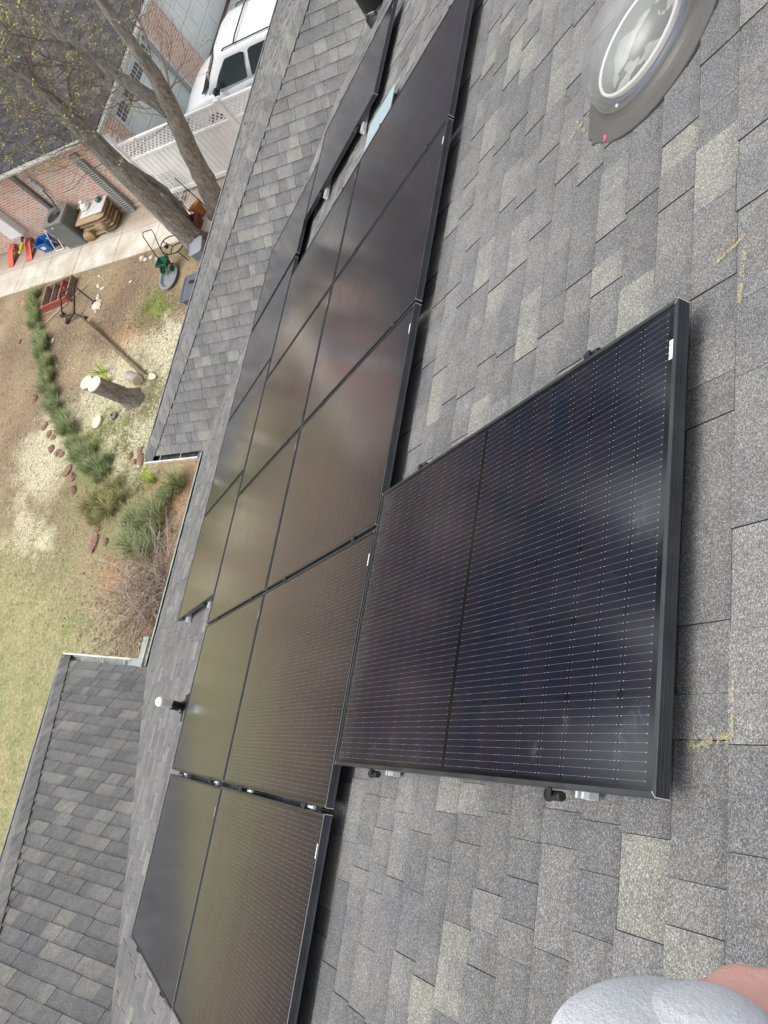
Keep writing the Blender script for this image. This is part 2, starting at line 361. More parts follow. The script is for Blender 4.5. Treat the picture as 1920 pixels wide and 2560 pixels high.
# ------------------------------------------------------------------ shingled slopes
def slope_matrix(org, u, v, n):
    m = Matrix.Identity(4)
    for i in range(3): m[i][0] = u[i]; m[i][1] = v[i]; m[i][2] = n[i]; m[i][3] = org[i]
    return m
def shingles(name, mw, u0, u1, v0, v1, clips=(), mats=None, parent=None, expo=.142593, wr=(.075, .28), seed=1, light=.10, label=None):
    rnd = random.Random(seed); g = MB(); v = v1
    while v > v0:
        vb = v - expo; u = u0 + rnd.uniform(-.3, 0); row = []
        raised = rnd.random() < .5
        while u < u1:
            wd = rnd.uniform(*wr); raised = not raised if rnd.random() < .85 else raised
            r = rnd.random()
            tn = rnd.uniform(.78, 1.0) if r < light else (rnd.uniform(.5, .72) if r < light+.22 else rnd.uniform(.05, .5))
            row.append((u, min(u+wd, u1), raised, tn)); u += wd
        for a, b, rs, tn in row:
            if b <= a: continue
            off = .0042 if rs else 0.0
            j = rnd.uniform(-.003, .003) ; e = .0007
            zf = .0062 + off; zb = .0012 + off*.55
            a_, b_ = a+e, b-e
            vf = v + (j if rs else -.002)
            bl = zb - .004
            vs = [(a_, vb-.012, zb), (b_, vb-.012, zb), (b_, vf, zf), (a_, vf, zf), (a_, vf, -.004), (b_, vf, -.004), (b_, vb-.012, -.004), (a_, vb-.012, -.004)]
            g.add(vs, [(0, 3, 2, 1)], 0, tn)
            g.add([vs[3], vs[4], vs[5], vs[2]], [(0, 1, 2, 3)], 1)
            g.add(vs, [(0, 7, 4, 3), (1, 2, 5, 6)], 1)
        v = vb
    # deck underneath
    g.quad((u0, v0, -.006), (u1, v0, -.006), (u1, v1, -.006), (u0, v1, -.006), 1)
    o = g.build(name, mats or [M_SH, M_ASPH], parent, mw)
    if clips:
        bm = bmesh.new(); bm.from_mesh(o.data)
        for co, no in clips:
            bmesh.ops.bisect_plane(bm, geom=bm.verts[:]+bm.edges[:]+bm.faces[:], plane_co=co, plane_no=no, clear_outer=True)
        bm.to_mesh(o.data); bm.free()
    if label: o['label'] = label
    return o
NN = Vector((0, SA, CA))
YE, ZE = 6.2501, -4.4985          # main eave (V=7.7, N=-.1)
house = empty('house', (0, 0, GZ), 'grey shingled house whose wide roof slope carries the black solar panels', 'house')
def hp(o):
    mwp = o.matrix_local.copy(); o.parent = house; o.matrix_parent_inverse = Matrix.Translation((0, 0, -GZ)); return o
org = Vector((0, -.1*SA, -.1*CA))
m_main = slope_matrix(org, (1, 0, 0), (0, CA, -SA), NN)
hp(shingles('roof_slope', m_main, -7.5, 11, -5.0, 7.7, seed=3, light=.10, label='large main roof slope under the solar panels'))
# wing 1 (beyond the array, upper left of the photograph)
X1, Y1, X1b = 4.22, 7.45, 14.4
dirD = 1.0
m_s1 = slope_matrix((X1, 0, ZE), (0, 1, 0), (-CA, 0, -SA), (-SA, 0, CA))
s1 = hp(shingles('roof_slope', m_s1, .5, Y1, -6.3, 0, clips=[((Y1, 0, 0), Vector((1, -CA, 0)).normalized()), ((YE-.45, 0, 0), Vector((-1, CA, 0)).normalized())], seed=5, light=.13, wr=(.09, .28), label='roof slope of the far wing beside the valley'))
m_e1 = slope_matrix((0, Y1, ZE), (1, 0, 0), (0, CA, -SA), NN)
hp(shingles('roof_slope', m_e1, X1, X1b, -6.3, 0, clips=[((X1, 0, 0), Vector((-1, -CA, 0)).normalized()), ((X1b, 0, 0), Vector((1, -CA, 0)).normalized())], seed=8, light=.16, label='hipped end slope of the far wing'))
# wing 2 (lower left of the photograph)
X2, Y2, X2b = 1.12, 8.0, -9.5
m_s2 = slope_matrix((X2, 0, ZE), (0, -1, 0), (CA, 0, -SA), (SA, 0, CA))
hp(shingles('roof_slope', m_s2, -Y2, 0.2, -6.5, 0, clips=[((-Y2, 0, 0), Vector((-1, -CA, 0)).normalized()), ((-YE+.45, 0, 0), Vector((1, CA, 0)).normalized())], seed=11, light=.13, wr=(.09, .32), label='roof slope of the near wing beside the valley'))
m_e2 = slope_matrix((0, Y2, ZE), (1, 0, 0), (0, CA, -SA), NN)
hp(shingles('roof_slope', m_e2, X2b, X2, -6.5, 0, clips=[((X2, 0, 0), Vector((1, -CA, 0)).normalized()), ((X2b, 0, 0), Vector((-1, -CA, 0)).normalized())], seed=13, label='hipped end slope of the near wing'))
# far sides of both wings and of the main roof
g = MB(); k = (X1b-X1)/2; z = ZE+k*TA
g.quad((X1b, Y1, ZE), (X1b, -3, ZE), (X1b-k, -3, z), (X1b-k, Y1-k, z))
k2 = (X2-X2b)/2; z2 = ZE+k2*TA
g.quad((X2b, Y2, ZE), (X2b+k2, Y2-k2, z2), (X2b+k2, 0, z2), (X2b, 0, ZE))
ry, rz = -5*CA - .1*SA, 5*SA - .1*CA
g.quad((-7.5, ry, rz), (11, ry, rz), (11, ry-11, rz-11*TA), (-7.5, ry-11, rz-11*TA))
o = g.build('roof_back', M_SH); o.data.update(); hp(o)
# hip and ridge caps
def caps(p, dvec, n1, n2, length, name, wid=.15):
    g = MB(); d = Vector(dvec).normalized(); n1 = Vector(n1); n2 = Vector(n2)
    w1 = d.cross(n1); w2 = d.cross(n2)
    if w1.dot(n2) > 0: w1 = -w1
    if w2.dot(n1) > 0: w2 = -w2
    P0 = Vector(p); s = -.03; up = (n1+n2).normalized()
    rnd = random.Random(4)
    while s < length:
        tn = rnd.uniform(.3, .8) if rnd.random() < .85 else .9
        a = P0 + d*s; b = P0 + d*(s+.19)
        wj = wid + rnd.uniform(-.004, .004)
        def ring(c, h, k=1.0): return [c + w1*wj*k + n1*h, c + w1*.02 + n1*h + up*.004, c + w2*.02 + n2*h + up*.004, c + w2*wj*k + n2*h]
        r0 = ring(a, .022, 1.04); r1 = ring(b, .008, .86); q0 = ring(a, .003, 1.04)
        g.add(r0 + r1, [(0, 1, 5, 4), (1, 2, 6, 5), (2, 3, 7, 6)], 0, tn)
        g.add(q0 + r0, [(0, 1, 5, 4), (1, 2, 6, 5), (2, 3, 7, 6)], 1)
        r2 = ring(b, .003, .86)
        g.add([r0[0], q0[0], r2[0], r1[0]], [(0, 1, 2, 3)], 1); g.add([r0[3], q0[3], r2[3], r1[3]], [(0, 1, 2, 3)], 1)
        s += .1429
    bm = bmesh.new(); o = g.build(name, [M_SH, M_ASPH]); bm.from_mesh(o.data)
    bm.to_mesh(o.data); bm.free(); return hp(o)
nE = NN; nS1 = Vector((-SA, 0, CA)); nS2 = Vector((SA, 0, CA))
hl = math.sqrt(2+TA*TA)
caps((X1, Y1, ZE), (1, -1, TA), nE, nS1, 5.0*hl, 'hip_cap')
caps((X2, Y2, ZE), (-1, -1, TA), nE, nS2, 5.3*hl, 'hip_cap')
caps((-7.5, ry, rz), (1, 0, 0), NN, (0, -SA, CA), 18, 'ridge_cap')
# gutters
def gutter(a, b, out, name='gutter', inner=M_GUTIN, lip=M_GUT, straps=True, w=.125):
    a = Vector(a); b = Vector(b); out = Vector(out); d = (b-a); L = d.length; d.normalize()
    prof = [(0.0, -.012, 0), (0.0, -.10, 0), (.075, -.10, 0), (w, -.045, 0), (w, -.004, 0), (w-.022, -.004, 1), (w-.022, -.012, 1), (w-.006, -.014, 0), (w-.006, -.045, 0), (.072, -.094, 0), (.006, -.094, 0), (.006, -.012, 0)]
    mi = [1, 1, 1, 1, 1, 1, 1, 0, 0, 0, 0, 0]
    g = MB(); n = len(prof)
    A = [a + out*p[0] + Vector((0, 0, p[1])) for p in prof]; B = [b + out*p[0] + Vector((0, 0, p[1])) for p in prof]
    for i in range(n):
        j = (i+1) % n; g.quad(A[i], B[i], B[j], A[j], mi[i])
    for E_, s in ((A, 1), (B, -1)):
        g.add([E_[1], E_[2], E_[3], E_[4], E_[0]], [(0, 1, 2, 3, 4)], 1)
    if straps:
        k = .35
        while k < L:
            c = a + d*k; g.tube([c + Vector((0, 0, -.004)), c + out*.06 + Vector((0, 0, .0)), c + out*(w-.02) + Vector((0, 0, -.006))], .006, 5, 1); k += .42
    r = random.Random(int(a.x*10)+3)                      # leaf litter lying in the trough
    for i in range(int(L*30)):
        c = a + d*r.uniform(0, L) + out*r.uniform(.015, w-.02) + Vector((0, 0, -.085+r.uniform(0, .02)))
        e = Vector((r.uniform(-1, 1), r.uniform(-1, 1), r.uniform(-.3, .3)))*.02; f = Vector((-e.y, e.x, .004))*.4
        g.quad(c-e, c+f, c+e, c-f, 0)
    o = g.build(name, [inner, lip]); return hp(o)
zg = ZE + .004
gutter((X2+.02, YE-.02, zg), (X1-.02, YE-.02, zg), (0, 1, 0), straps=False, w=.085, lip=M_GUTG)
gutter((X1+.02, YE+.11, zg), (X1+.02, Y1+.0, zg), (-1, 0, 0))
gutter((X1, Y1-.01, zg), (X1b, Y1-.01, zg), (0, 1, 0), straps=False, lip=M_GUTD, w=.07)
gutter((X2-.02, YE+.11, zg), (X2-.02, Y2+.02, zg), (1, 0, 0), inner=M_GUTG)
gutter((X2b, Y2-.01, zg), (X2, Y2-.01, zg), (0, 1, 0), straps=False, lip=M_GUTD, w=.07)
# sheet metal bend and pale hose lying in the near inner corner of the gutters
g = MB(); g.box((1.10, 6.36, zg-.02), (1.52, 6.46, zg+.004), ch=.002); g.box((1.10, 6.44, zg-.02), (1.22, 6.62, zg+.002), ch=.002)
hp(g.build('gutter_corner_guard', M_GUTG))
# walls and soffits
g = MB()
zt = ZE-.13
for x0, y0, x1, y1 in ((-7, -11, 10.6, YE-.5), (X1+.5, -3, X1b-.5, Y1-.5), (X2b+.5, 0, X2-.5, Y2-.5)):
    g.box((x0, y0, GZ-.2), (x1, y1, zt-.02*x1*.1-.02))
hp(g.build('wall', M_BRX))
g = MB(); g.box((-7.4, -11.5, zt-.012), (10.9, YE-.04, zt)); g.box((X1+.04, -3, zt-.016), (X1b-.04, Y1-.04, zt-.003)); g.box((X2b+.04, 0, zt-.019), (X2-.04, Y2-.04, zt-.006))
hp(g.build('soffit', M_WHITE))
g = MB()
for a, b in (((X2, YE-.028, 0), (X1, YE-.022, 0)), ((X1+.022, YE, 0), (X1+.028, Y1-.03, 0)), ((X1, Y1-.028, 0), (X1b, Y1-.022, 0)), ((X2-.028, YE, 0), (X2-.022, Y2-.03, 0)), ((X2b, Y2-.028, 0), (X2, Y2-.022, 0))):
    g.box((a[0], a[1], zt), (b[0], b[1], ZE-.008))
hp(g.build('fascia', M_WHITE))

# everything standing on the main slope uses (u, v, n) with n=0 the top of the panels
def pw(u, v, n): return Vector((u, v*CA + n*SA, -v*SA + n*CA))
def pmat(u, v, n): 
    m = slope_matrix(pw(u, v, n), (1, 0, 0), (0, CA, -SA), NN); return m

# chalk marks: hundreds of coloured granule-sized flecks rubbed on the shingles
def chalk(segs, mat, name, width=.012, dens=4600, seed=1):
    r = random.Random(seed); g = MB()
    for (a, b), wd in segs:
        a = Vector(a); b = Vector(b); L = (b-a).length; d = (b-a)/L; pn = Vector((-d.y, d.x))
        for i in range(int(L*dens*wd/.012)):
            t = r.random(); c = a + d*(t*L) + pn*(r.gauss(0, wd*.42)); s = r.uniform(.0006, .0013); al = r.uniform(0, 3.1)
            if noise.noise((c.x*60, c.y*60, 3)) < -.18: continue
            e = Vector((math.cos(al), math.sin(al)))*s; h = Vector((-e.y, e.x))*r.uniform(.5, 1)
            z = .0135
            g.quad((c.x-e.x, c.y-e.y, z), (c.x+h.x, c.y+h.y, z), (c.x+e.x, c.y+e.y, z), (c.x-h.x, c.y-h.y, z))
    o = g.build(name, mat, mw=m_main); hp(o); return o
o = chalk([(((.418, -1.869), (.300, -1.869)), .006), (((.300, -1.866), (.282, -1.756)), .016)], M_YEL, 'chalk_mark', seed=1); o['label'] = 'yellow chalk corner mark beside the nearest solar panel'
o = chalk([(((1.42, -1.886), (1.27, -1.869)), .010), (((1.455, -1.90), (1.425, -1.79)), .008)], M_YEL, 'chalk_mark', seed=2); o['label'] = 'yellow chalk angle mark at the photo edge'
o = chalk([(((1.475, -1.875), (1.44, -1.80)), .020)], M_ORG, 'chalk_mark', dens=2200, seed=3); o['label'] = 'faint orange chalk smudge'
o = chalk([(((2.39, -1.165), (2.50, -1.10)), .008), (((2.47, -1.18), (2.43, -1.07)), .009)], M_YEL, 'chalk_mark', seed=4); o['label'] = 'yellow chalk cross beside the skylight'
o = chalk([(((-.01, -.10), (-.015, -.045)), .008)], M_YEL, 'chalk_mark', dens=2500, seed=5); o['label'] = 'small yellow chalk dash near the panel gap'
o = chalk([(((3.40, -.13), (3.52, -.20)), .004)], M_YEL, 'chalk_mark', dens=2500, seed=6); o['label'] = 'thin yellow chalk line beside the array edge'

# ------------------------------------------------------------------ solar panels
def make_panel(label):
    root = empty('solar_panel', mw=pmat(0, 0, 0), label=label, cat='solar panel', group='black solar panels on the roof')
    W, L, T = PW_, PL_, .035
    g = MB(); lip = .011
    def rail(p, q_, inw):
        # frame section swept from p to q_, inw = inward direction
        p = Vector(p); q_ = Vector(q_); i_ = Vector(inw); up = Vector((0, 0, 1))
        sec = [(0, -T), (0, -T+.003), (.0012, -.026), (0, -.0255), (0, -.0185), (.0012, -.018), (.0012, -.0170), (0, -.0165), (0, -.0095), (.0012, -.009), (.0012, -.008), (0, -.0075), (0, -.001), (.001, 0), (lip, 0), (lip+.0006, -.0022), (.0022, -.0024), (.0022, -T+.002), (.022, -T+.002), (.022, -T)]
        A = [p + i_*a + up*b + (q_-p).normalized()*(a if a > .002 else 0) for a, b in sec]
        B = [q_ + i_*a + up*b - (q_-p).normalized()*(a if a > .002 else 0) for a, b in sec]
        n = len(sec)
        for k in range(n):
            j = (k+1) % n; g.quad(A[k], A[j], B[j], B[k])
    rail((0, 0, 0), (W, 0, 0), (0, 1, 0)); rail((W, 0, 0), (W, L, 0), (-1, 0, 0)); rail((W, L, 0), (0, L, 0), (0, -1, 0)); rail((0, L, 0), (0, 0, 0), (1, 0, 0))
    g.build('frame', M_FRAME, root)
    g = MB(); g.box((.0026, .0026, -.0062), (W-.0026, L-.0026, -.0030)); 
    g.build('glass', M_PV1, root)
    g = MB(); g.box((0, 0, 0), (.052, .012, .0006)); g.build('serial_label', M_LABEL, root, loc=(W-.16, .0135, -.0029))
    for x, y in ((0, 0), (W, 0), (W, L), (0, L)):            # bright mitred corners where the black coating is worn
        g = MB(); sx = 1 if x == 0 else -1; sy = 1 if y == 0 else -1
        g.add([(x, y, .0002), (x+sx*.011, y+sy*.011, .0002), (x+sx*.0125, y+sy*.0105, .0002), (x+sx*.0012, y, .0002)], [(0, 1, 2, 3)])
        g.box((min(x, x+sx*.002), min(y-sy*.0006, y+sy*.0012), -T), (max(x, x+sx*.002), max(y-sy*.0006, y+sy*.0012), -.0004))
        g.build('corner_joint', M_ALU, root)
    return root
q = N('black_frame', .38, (.028, .032, .036), .85); f = q.noise(7, 4); f2_ = q.noise(90, 3, .7)
q.col(q.mix(q.mr(f2_, .55, .8, 0, .3), q.ramp(f, [(.3, (.080, .088, .100)), (.7, (.115, .123, .135))]), (.18, .18, .18))); q.rgh(q.mr(f, .3, .7, .32, .48)); M_FRAME = q.mat
pit = 1.152; g0 = .0106
def cu(i): return g0 + i*pit
lab = [
 (.1566*1.0925, -1.756-.014, 'nearest and largest-looking dark solar panel, standing alone upslope of the others'),
 (-1.145, 0, 'upper-row panel at the bottom edge of the photo, below the open gap'),
 (cu(0), 0, 'upper-row panel touching the lower half of the nearest single panel'),
 (cu(1), 0, 'upper-row panel whose near end meets the top corner of the nearest panel'),
 (cu(2), 0, 'upper-row panel second from the top, wholly in view'),
 (cu(3), 0, 'topmost panel of the upper row, leaving the photo at the top edge'),
 (-1.155, 1.777, 'grey-looking panel whose outer corner points at the near wing roof'),
 (cu(0), 1.777, 'middle-row panel behind which the white and black vent pipe rises'),
 (cu(1), 1.777, 'middle-row panel with the tan reflection, beside the exposed lower rail ends'),
 (cu(2), 1.777, 'middle-row panel next up from the tan one, with greenish tan reflection'),
 (cu(3), 1.777, 'middle-row panel bordering the dark gap with the pale blue vent lid'),
 (5.305, 1.79, 'isolated far panel past the dark gap, beside the black flue pipe'),
 (1.415, 3.56, 'lowest-row panel with white rail ends showing, nearest the gutter'),
 (2.568, 3.56, 'second panel of the lowest row counting from the white rail ends'),
 (3.722, 3.56, 'third panel of the lowest row counting from the white rail ends'),
 (4.905, 3.56, 'far end panel of the lowest row, tucked under the isolated panel'),
]
proto = None
for i, (u, v, lb) in enumerate(lab):
    p = make_panel(lb) if proto is None else copy_tree(proto)
    if proto is None: proto = p
    if i == 1:
        gl = [c for c in p.children if c.name.startswith('glass')][0]
        gl.data = gl.data.copy(); gl.data.materials[0] = M_PV; GL = gl.data
    elif i > 1:
        [c for c in p.children if c.name.startswith('glass')][0].data = GL
    p['label'] = lb
    p.matrix_world = pmat(u, v, 0)

# rails, end clamps and mid clamps
def make_rail(u0, u1, v, mids, label, barrel0=True, barrel1=True, ext0=.014, ext1=.008):
    root = empty('mounting_rail', mw=pmat(0, v, 0), label=label, cat='rail', group='aluminium rails carrying the panels')
    g = MB(); a, b = u0-ext0, u1+ext1; z1, z0 = -.037, -.075; w = .019
    prof = [(-w, z0), (w, z0), (w, z1-.012), (w-.004, z1), (.007, z1), (.007, z1-.012), (.012, z1-.014), (.012, z0+.006), (-.012, z0+.006), (-.012, z1-.014), (-.007, z1-.012), (-.007, z1), (-w+.004, z1), (-w, z1-.012)]
    A = [(a, p[0], p[1]) for p in prof]; B = [(b, p[0], p[1]) for p in prof]; n = len(prof)
    for i in range(n): j = (i+1) % n; g.quad(A[i], B[i], B[j], A[j])
    g.add(A, [tuple(range(n))]); g.add(B, [tuple(reversed(range(n)))])
    g.build('rail', M_ALU, root)
    g = MB(); k = a+.25
    while k < b:
        g.box((k, -.05, -.094), (k+.045, .05, -.088), ch=.002); g.box((k+.012, -.004, -.09), (k+.034, .03, -.06), ch=.002); g.tube([(k+.022, .03, -.094), (k+.022, .03, -.082)], .007, 6); k += 1.22
    g.build('roof_foot', M_BLKP, root)
    for s, uu_ in ((-1, u0), (1, u1)):
        if (s < 0 and not barrel0) or (s > 0 and not barrel1): continue
        g = MB(); c = Vector((uu_ + s*.016, .062, -.020))
        g.tube([c+Vector((0, -.024, 0)), c+Vector((0, -.020, 0)), c+Vector((0, .026, 0))], [.0105, .0115, .0115], 16)
        g.tube([c+Vector((0, .026, .001)), c+Vector((0, .0295, .001))], .0155, 20, 1)
        g.tube([c+Vector((0, .0295, .001)), c+Vector((0, .033, .001))], .006, 6, 1)
        g.box((uu_+min(0, s*.02), .055, -.004), (uu_+max(0, s*.02), .070, .0025), 0, ch=.001)
        g.build('end_clamp', [M_BLKP, M_STEEL], root, smooth=False)
    for mu in mids:
        g = MB(); g.box((mu-.017, -.016, .0008), (mu+.017, .016, .004), 0, ch=.001); g.tube([(mu, 0, .004), (mu, 0, .009)], .0065, 6, 1); g.box((mu-.0055, -.013, -.037), (mu+.0055, .013, .0008), 0)
        g.build('mid_clamp', [M_BLKP, M_STEEL], root)
    return root
r1u = .171
make_rail(r1u, r1u+PW_, -1.49, [], 'rail under the upslope half of the nearest single panel')
make_rail(r1u, r1u+PW_, -.44, [], 'rail under the downslope half of the nearest single panel')
gm = [cu(i)-.009 for i in range(0, 4)]; gm[0] = 0.0
for v, lb in ((.255, 'upslope rail under the upper long row'), (1.315, 'downslope rail under the upper long row')):
    make_rail(-1.145, cu(3)+PW_, v, gm, lb)
for v, lb in ((2.08, 'upslope rail under the middle row'), (3.12, 'downslope rail under the middle row')):
    make_rail(-1.155, cu(3)+PW_, v, gm, lb, ext0=.01)
for v, lb in ((2.12, 'upslope rail under the isolated far panel'), (3.04, 'downslope rail under the isolated far panel')):
    make_rail(5.305, 5.305+PW_, v, [], lb, ext0=.09)
for v, lb in ((3.93, 'upslope rail under the lowest row, its white end showing beside the tan panel'), (4.96, 'downslope rail under the lowest row, its white end showing nearest the gutter')):
    make_rail(1.415, 4.905+PW_, v, [2.559, 3.713, 4.87], lb, ext0=.045)
# wiring with connectors in the open gap
for i, (v0, v1) in enumerate(((.05, .30), (.95, 1.35), (1.75, 2.15), (2.75, 3.2))):
    root = empty('cable_connector', mw=pmat(0, v0, -.03), label=['white-tipped cable connector in the open gap nearest the frame sides', 'second white-tipped connector down the open panel gap', 'third white-tipped connector down the open panel gap', 'white-tipped connector in the open gap closest to the valley'][i], cat='cable', group='connectors in the open panel gap')
    g = MB(); L = v1-v0; g.tube([(0, 0, -.01), (0, L*.3, 0), (0, L*.7, .002), (0, L, -.01)], .004, 6); g.build('cable', M_BLKP, root)
    g = MB(); g.tube([(0, L*.5, .012), (0, L*.5+.02, .012), (0, L*.5+.022, .012), (0, L*.5+.05, .012)], [.0075, .0075, .005, .005], 10); g.tube([(0, L*.5+.055, .012), (0, L*.5+.07, .012)], .0065, 10); g.build('connector', M_WHITE, root)
# long conduit end beside the lower panels (loose cable at the array edge)
# pale blue low vent lid in the dark gap
root = empty('roof_vent', mw=pmat(4.72, 1.36, -.103), label='low roof vent with pale blue lid half under the panel edge in the dark gap', cat='vent')
g = MB(); outl = []
for cx, cy, a0 in ((.28, .06, -90), (.30, .47, 0), (-.1, .47, 90), (-.1, .06, 180)):
    for k in range(7): a = R(a0+k*15); outl.append((cx+.05*math.cos(a), cy+.05*math.sin(a)))
for z0, z1, e in ((.050, .056, 0.0),):
    top = [(x, y, z1) for x, y in outl]; bot = [(x, y, z0) for x, y in outl]; n = len(outl)
    g.add(top+bot, [tuple(range(n)), tuple(reversed(range(n, 2*n)))] + [(i, i+n, (i+1) % n+n, (i+1) % n) for i in range(n)])
g.build('lid', M_BLUEP, root)
g = MB(); g.box((-.08, .05, .01), (.28, .48, .049), ch=.01); g.build('base', M_BLKP, root)

# black flue pipe past the isolated panel
P0 = pw(7.42, 2.82, -.1)
root = empty('flue_pipe', P0, 'black flue pipe with a silver clamp at the top edge, past the isolated panel', 'flue pipe')
g = MB(); g.lathe([(.125, -.14), (.125, .62), (.13, .63), (.13, .65), (.115, .65), (.115, .5)], 32); g.build('pipe', M_BLKP, root, smooth=True)
g = MB(); g.lathe([(.127, .085), (.131, .085), (.131, .100), (.127, .100)], 32); g.box((-.145, -.05, .075), (-.126, .02, .11), ch=.002); g.build('clamp_band', M_STEEL, root)
g = MB(); g.lathe([(.20, -.03), (.165, .0), (.14, .05), (.128, .07)], 28, mat=Matrix.Rotation(R(-35), 4, 'X')); g.build('boot', M_BLKP, root, smooth=True)

# white and black plumbing vent beside the near valley
P0 = pw(.515, 4.176, -.1)
root = empty('vent_pipe', P0, 'white plastic vent pipe daubed with black paint beside the middle-row panels', 'vent pipe')
q = N('daubed_pipe', .5); x_, y_, z_ = q.xyz()
hgt_ = q.m('ADD', z_, q.m('MULTIPLY', q.m('SUBTRACT', q.noise(14, 3, .6), .5), .12))
mk = q.m('LESS_THAN', hgt_, .185); sp = q.m('GREATER_THAN', q.noise(22, 2, .5), .60)
q.col(q.mix(q.m('MULTIPLY', mk, q.m('SUBTRACT', 1.0, q.m('MULTIPLY', sp, q.m('LESS_THAN', z_, .13)))), (.80, .79, .77), (.012, .012, .014)))
g = MB(); g.lathe([(.040, -.06), (.040, .285), (.042, .290), (.042, .312), (.034, .325), (.0, .330)], 24); g.build('pipe', q.mat, root, smooth=True)
RT = Matrix.Rotation(R(-35), 4, 'X')
g = MB(); g.lathe([(.062, .0), (.060, .012), (.050, .02), (.056, .030), (.047, .042)], 24, mat=RT); g.box((-.12, -.16, -.002), (.12, .10, .009), mat=RT, ch=.003); g.build('boot', M_BLKP, root)

# tubular skylight
root = empty('tubular_skylight', mw=pmat(2.475, -1.487, -.1), label='round clear-domed tubular skylight in a dark grey flashing at the top edge', cat='skylight')
g = MB()
plate = [(.34, .30), (-.12, .30), (-.15, .293), (-.162, .272), (-.19, .272), (-.20, .245), (-.262, .17)] + [(.309*math.cos(R(k)), .309*math.sin(R(k))) for k in range(160, 361, 10)]
n = len(plate)
g.add([(x, y, .013) for x, y in plate] + [(x, y, .006) for x, y in plate], [tuple(range(n)), tuple(reversed(range(n, 2*n)))] + [(i, i+n, (i+1) % n+n, (i+1) % n) for i in range(n)])
g.lathe([(.305, .0135), (.292, .0155), (.262, .020), (.245, .026), (.236, .034), (.231, .040), (.205, .041), (.200, .01)], 64)
g.build('flashing', M_DKGREY, root, smooth=False)
g = MB()
prof = [(.230, .040), (.232, .042), (.232, .050), (.2285, .052), (.2285, .064), (.2255, .067), (.224, .073)]
for k in range(1, 29):
    a = R(90*k/28); prof.append((.224*math.cos(a) if k < 28 else 0.0, .073 + .120*math.sin(a)))
inner = [(max(0, r-.003), z-.003) for r, z in reversed(prof[5:])]
g.lathe(prof+inner, 64); g.build('dome', M_CLEAR, root, smooth=True)
g = MB(); g.lathe([(.182, .03), (.187, .060), (.187, .066), (.178, .067), (.176, .06), (.175, .03)], 64); g.build('tube_rim', M_RIMW, root, smooth=True)
g = MB(); g.lathe([(.205, .03), (.203, .047), (.184, .049), (.184, .03)], 64); g.build('inner_ring', simple('ring_shade', (.075, .095, .125), .35), root, smooth=True)
g = MB(); g.lathe([(.176, .062), (.174, .02), (.172, -.08)], 64)
rows = 10
vs = [(0, 0, .022)]; fs = []
for i in range(1, rows):
    for j in range(40):
        a = 2*math.pi*j/40; r = .173*i/(rows-1); vs.append((r*math.cos(a), r*math.sin(a), .012 + .035*noise.noise((r*11*math.cos(a), r*11*math.sin(a), 1.0)) + .012*noise.noise((r*40*math.cos(a), r*40*math.sin(a), 4.0)) + .016*abs(math.sin(a*7))*(i/rows)**3))
for j in range(40): fs.append((0, 1+j, 1+(j+1) % 40))
for i in range(rows-2):
    for j in range(40): a = 1+i*40+j; b = 1+i*40+(j+1) % 40; fs.append((a, a+40, b+40, b))
g.add(vs, fs); g.build('reflective_tube', M_MIRROR, root, smooth=True)
g = MB(); g.lathe([(0, 0), (.006, .0), (.007, .004), (.004, .008), (0, .009)], 10); g.build('screw', M_ALU, root, mw=Matrix.Translation((-.187, .10, .042)))
g = MB(); 
for cx, cy in ((0, 0), (.008, .006), (-.009, .003)): g.lathe([(0, 0), (.006, .0), (.007, .003), (.0, .006)], 8, mat=Matrix.Translation((cx, cy, 0)))
g.build('pink_sealant_dab', M_PINK, root, mw=Matrix.Translation((-.225, .19, .014)))
# ================================================================== THE NEIGHBOUR'S BRICK HOUSE
XW, YW, ZEV = 13.5, 13.33, -5.0
bh = empty('brick_house', (XW, YW, GZ), 'pink-brown brick house with dark shingles and grey garage doors across the side walk', 'house')
def bp(o): o.parent = bh; o.matrix_parent_inverse = Matrix.Translation((-XW, -YW, -GZ)); return o
D1a, D1b, D2a, D2b, DZ = 14.22, 16.85, 18.02, 20.9, -5.36
g = MB()
g.box((XW, YW, GZ-.1), (XW+.25, 27, ZEV-.36))
bp(g.build('wall', M_BRY))
g = MB()
for a, b in ((XW+.252, D1a), (D1b, D2a), (D2b, 24)): g.box((a, YW, GZ-.1), (b, YW+.25, ZEV-.02))
g.box((D1a, YW+.002, DZ+.0), (D1b, YW+.25, ZEV-.02)); g.box((D2a, YW+.002, DZ), (D2b, YW+.25, ZEV-.02))
bp(g.build('wall', M_BRX))
g = MB(); g.box((XW-.002, YW-.001, ZEV-.36), (XW+.24, 27, ZEV-.02)); bp(g.build('soldier_course', M_SOLY))
g = MB(); g.box((XW-.05, YW-.02, GZ-.02), (XW-.003, 27, GZ+.16), ch=.01); bp(g.build('foundation', simple('foundation_concrete', (.42, .36, .28), .9, var=.25, sc=4)))
q = N('garage_door_paint', .5); x_, y_, z_ = q.xyz()
q.col(q.ramp(q.noise(1.2, 4), [(.3, (.62, .66, .66)), (.7, (.72, .75, .74))])); M_GD = q.mat
M_WIN = simple('dark_window_glass', (.03, .04, .045), .12, var=.2)
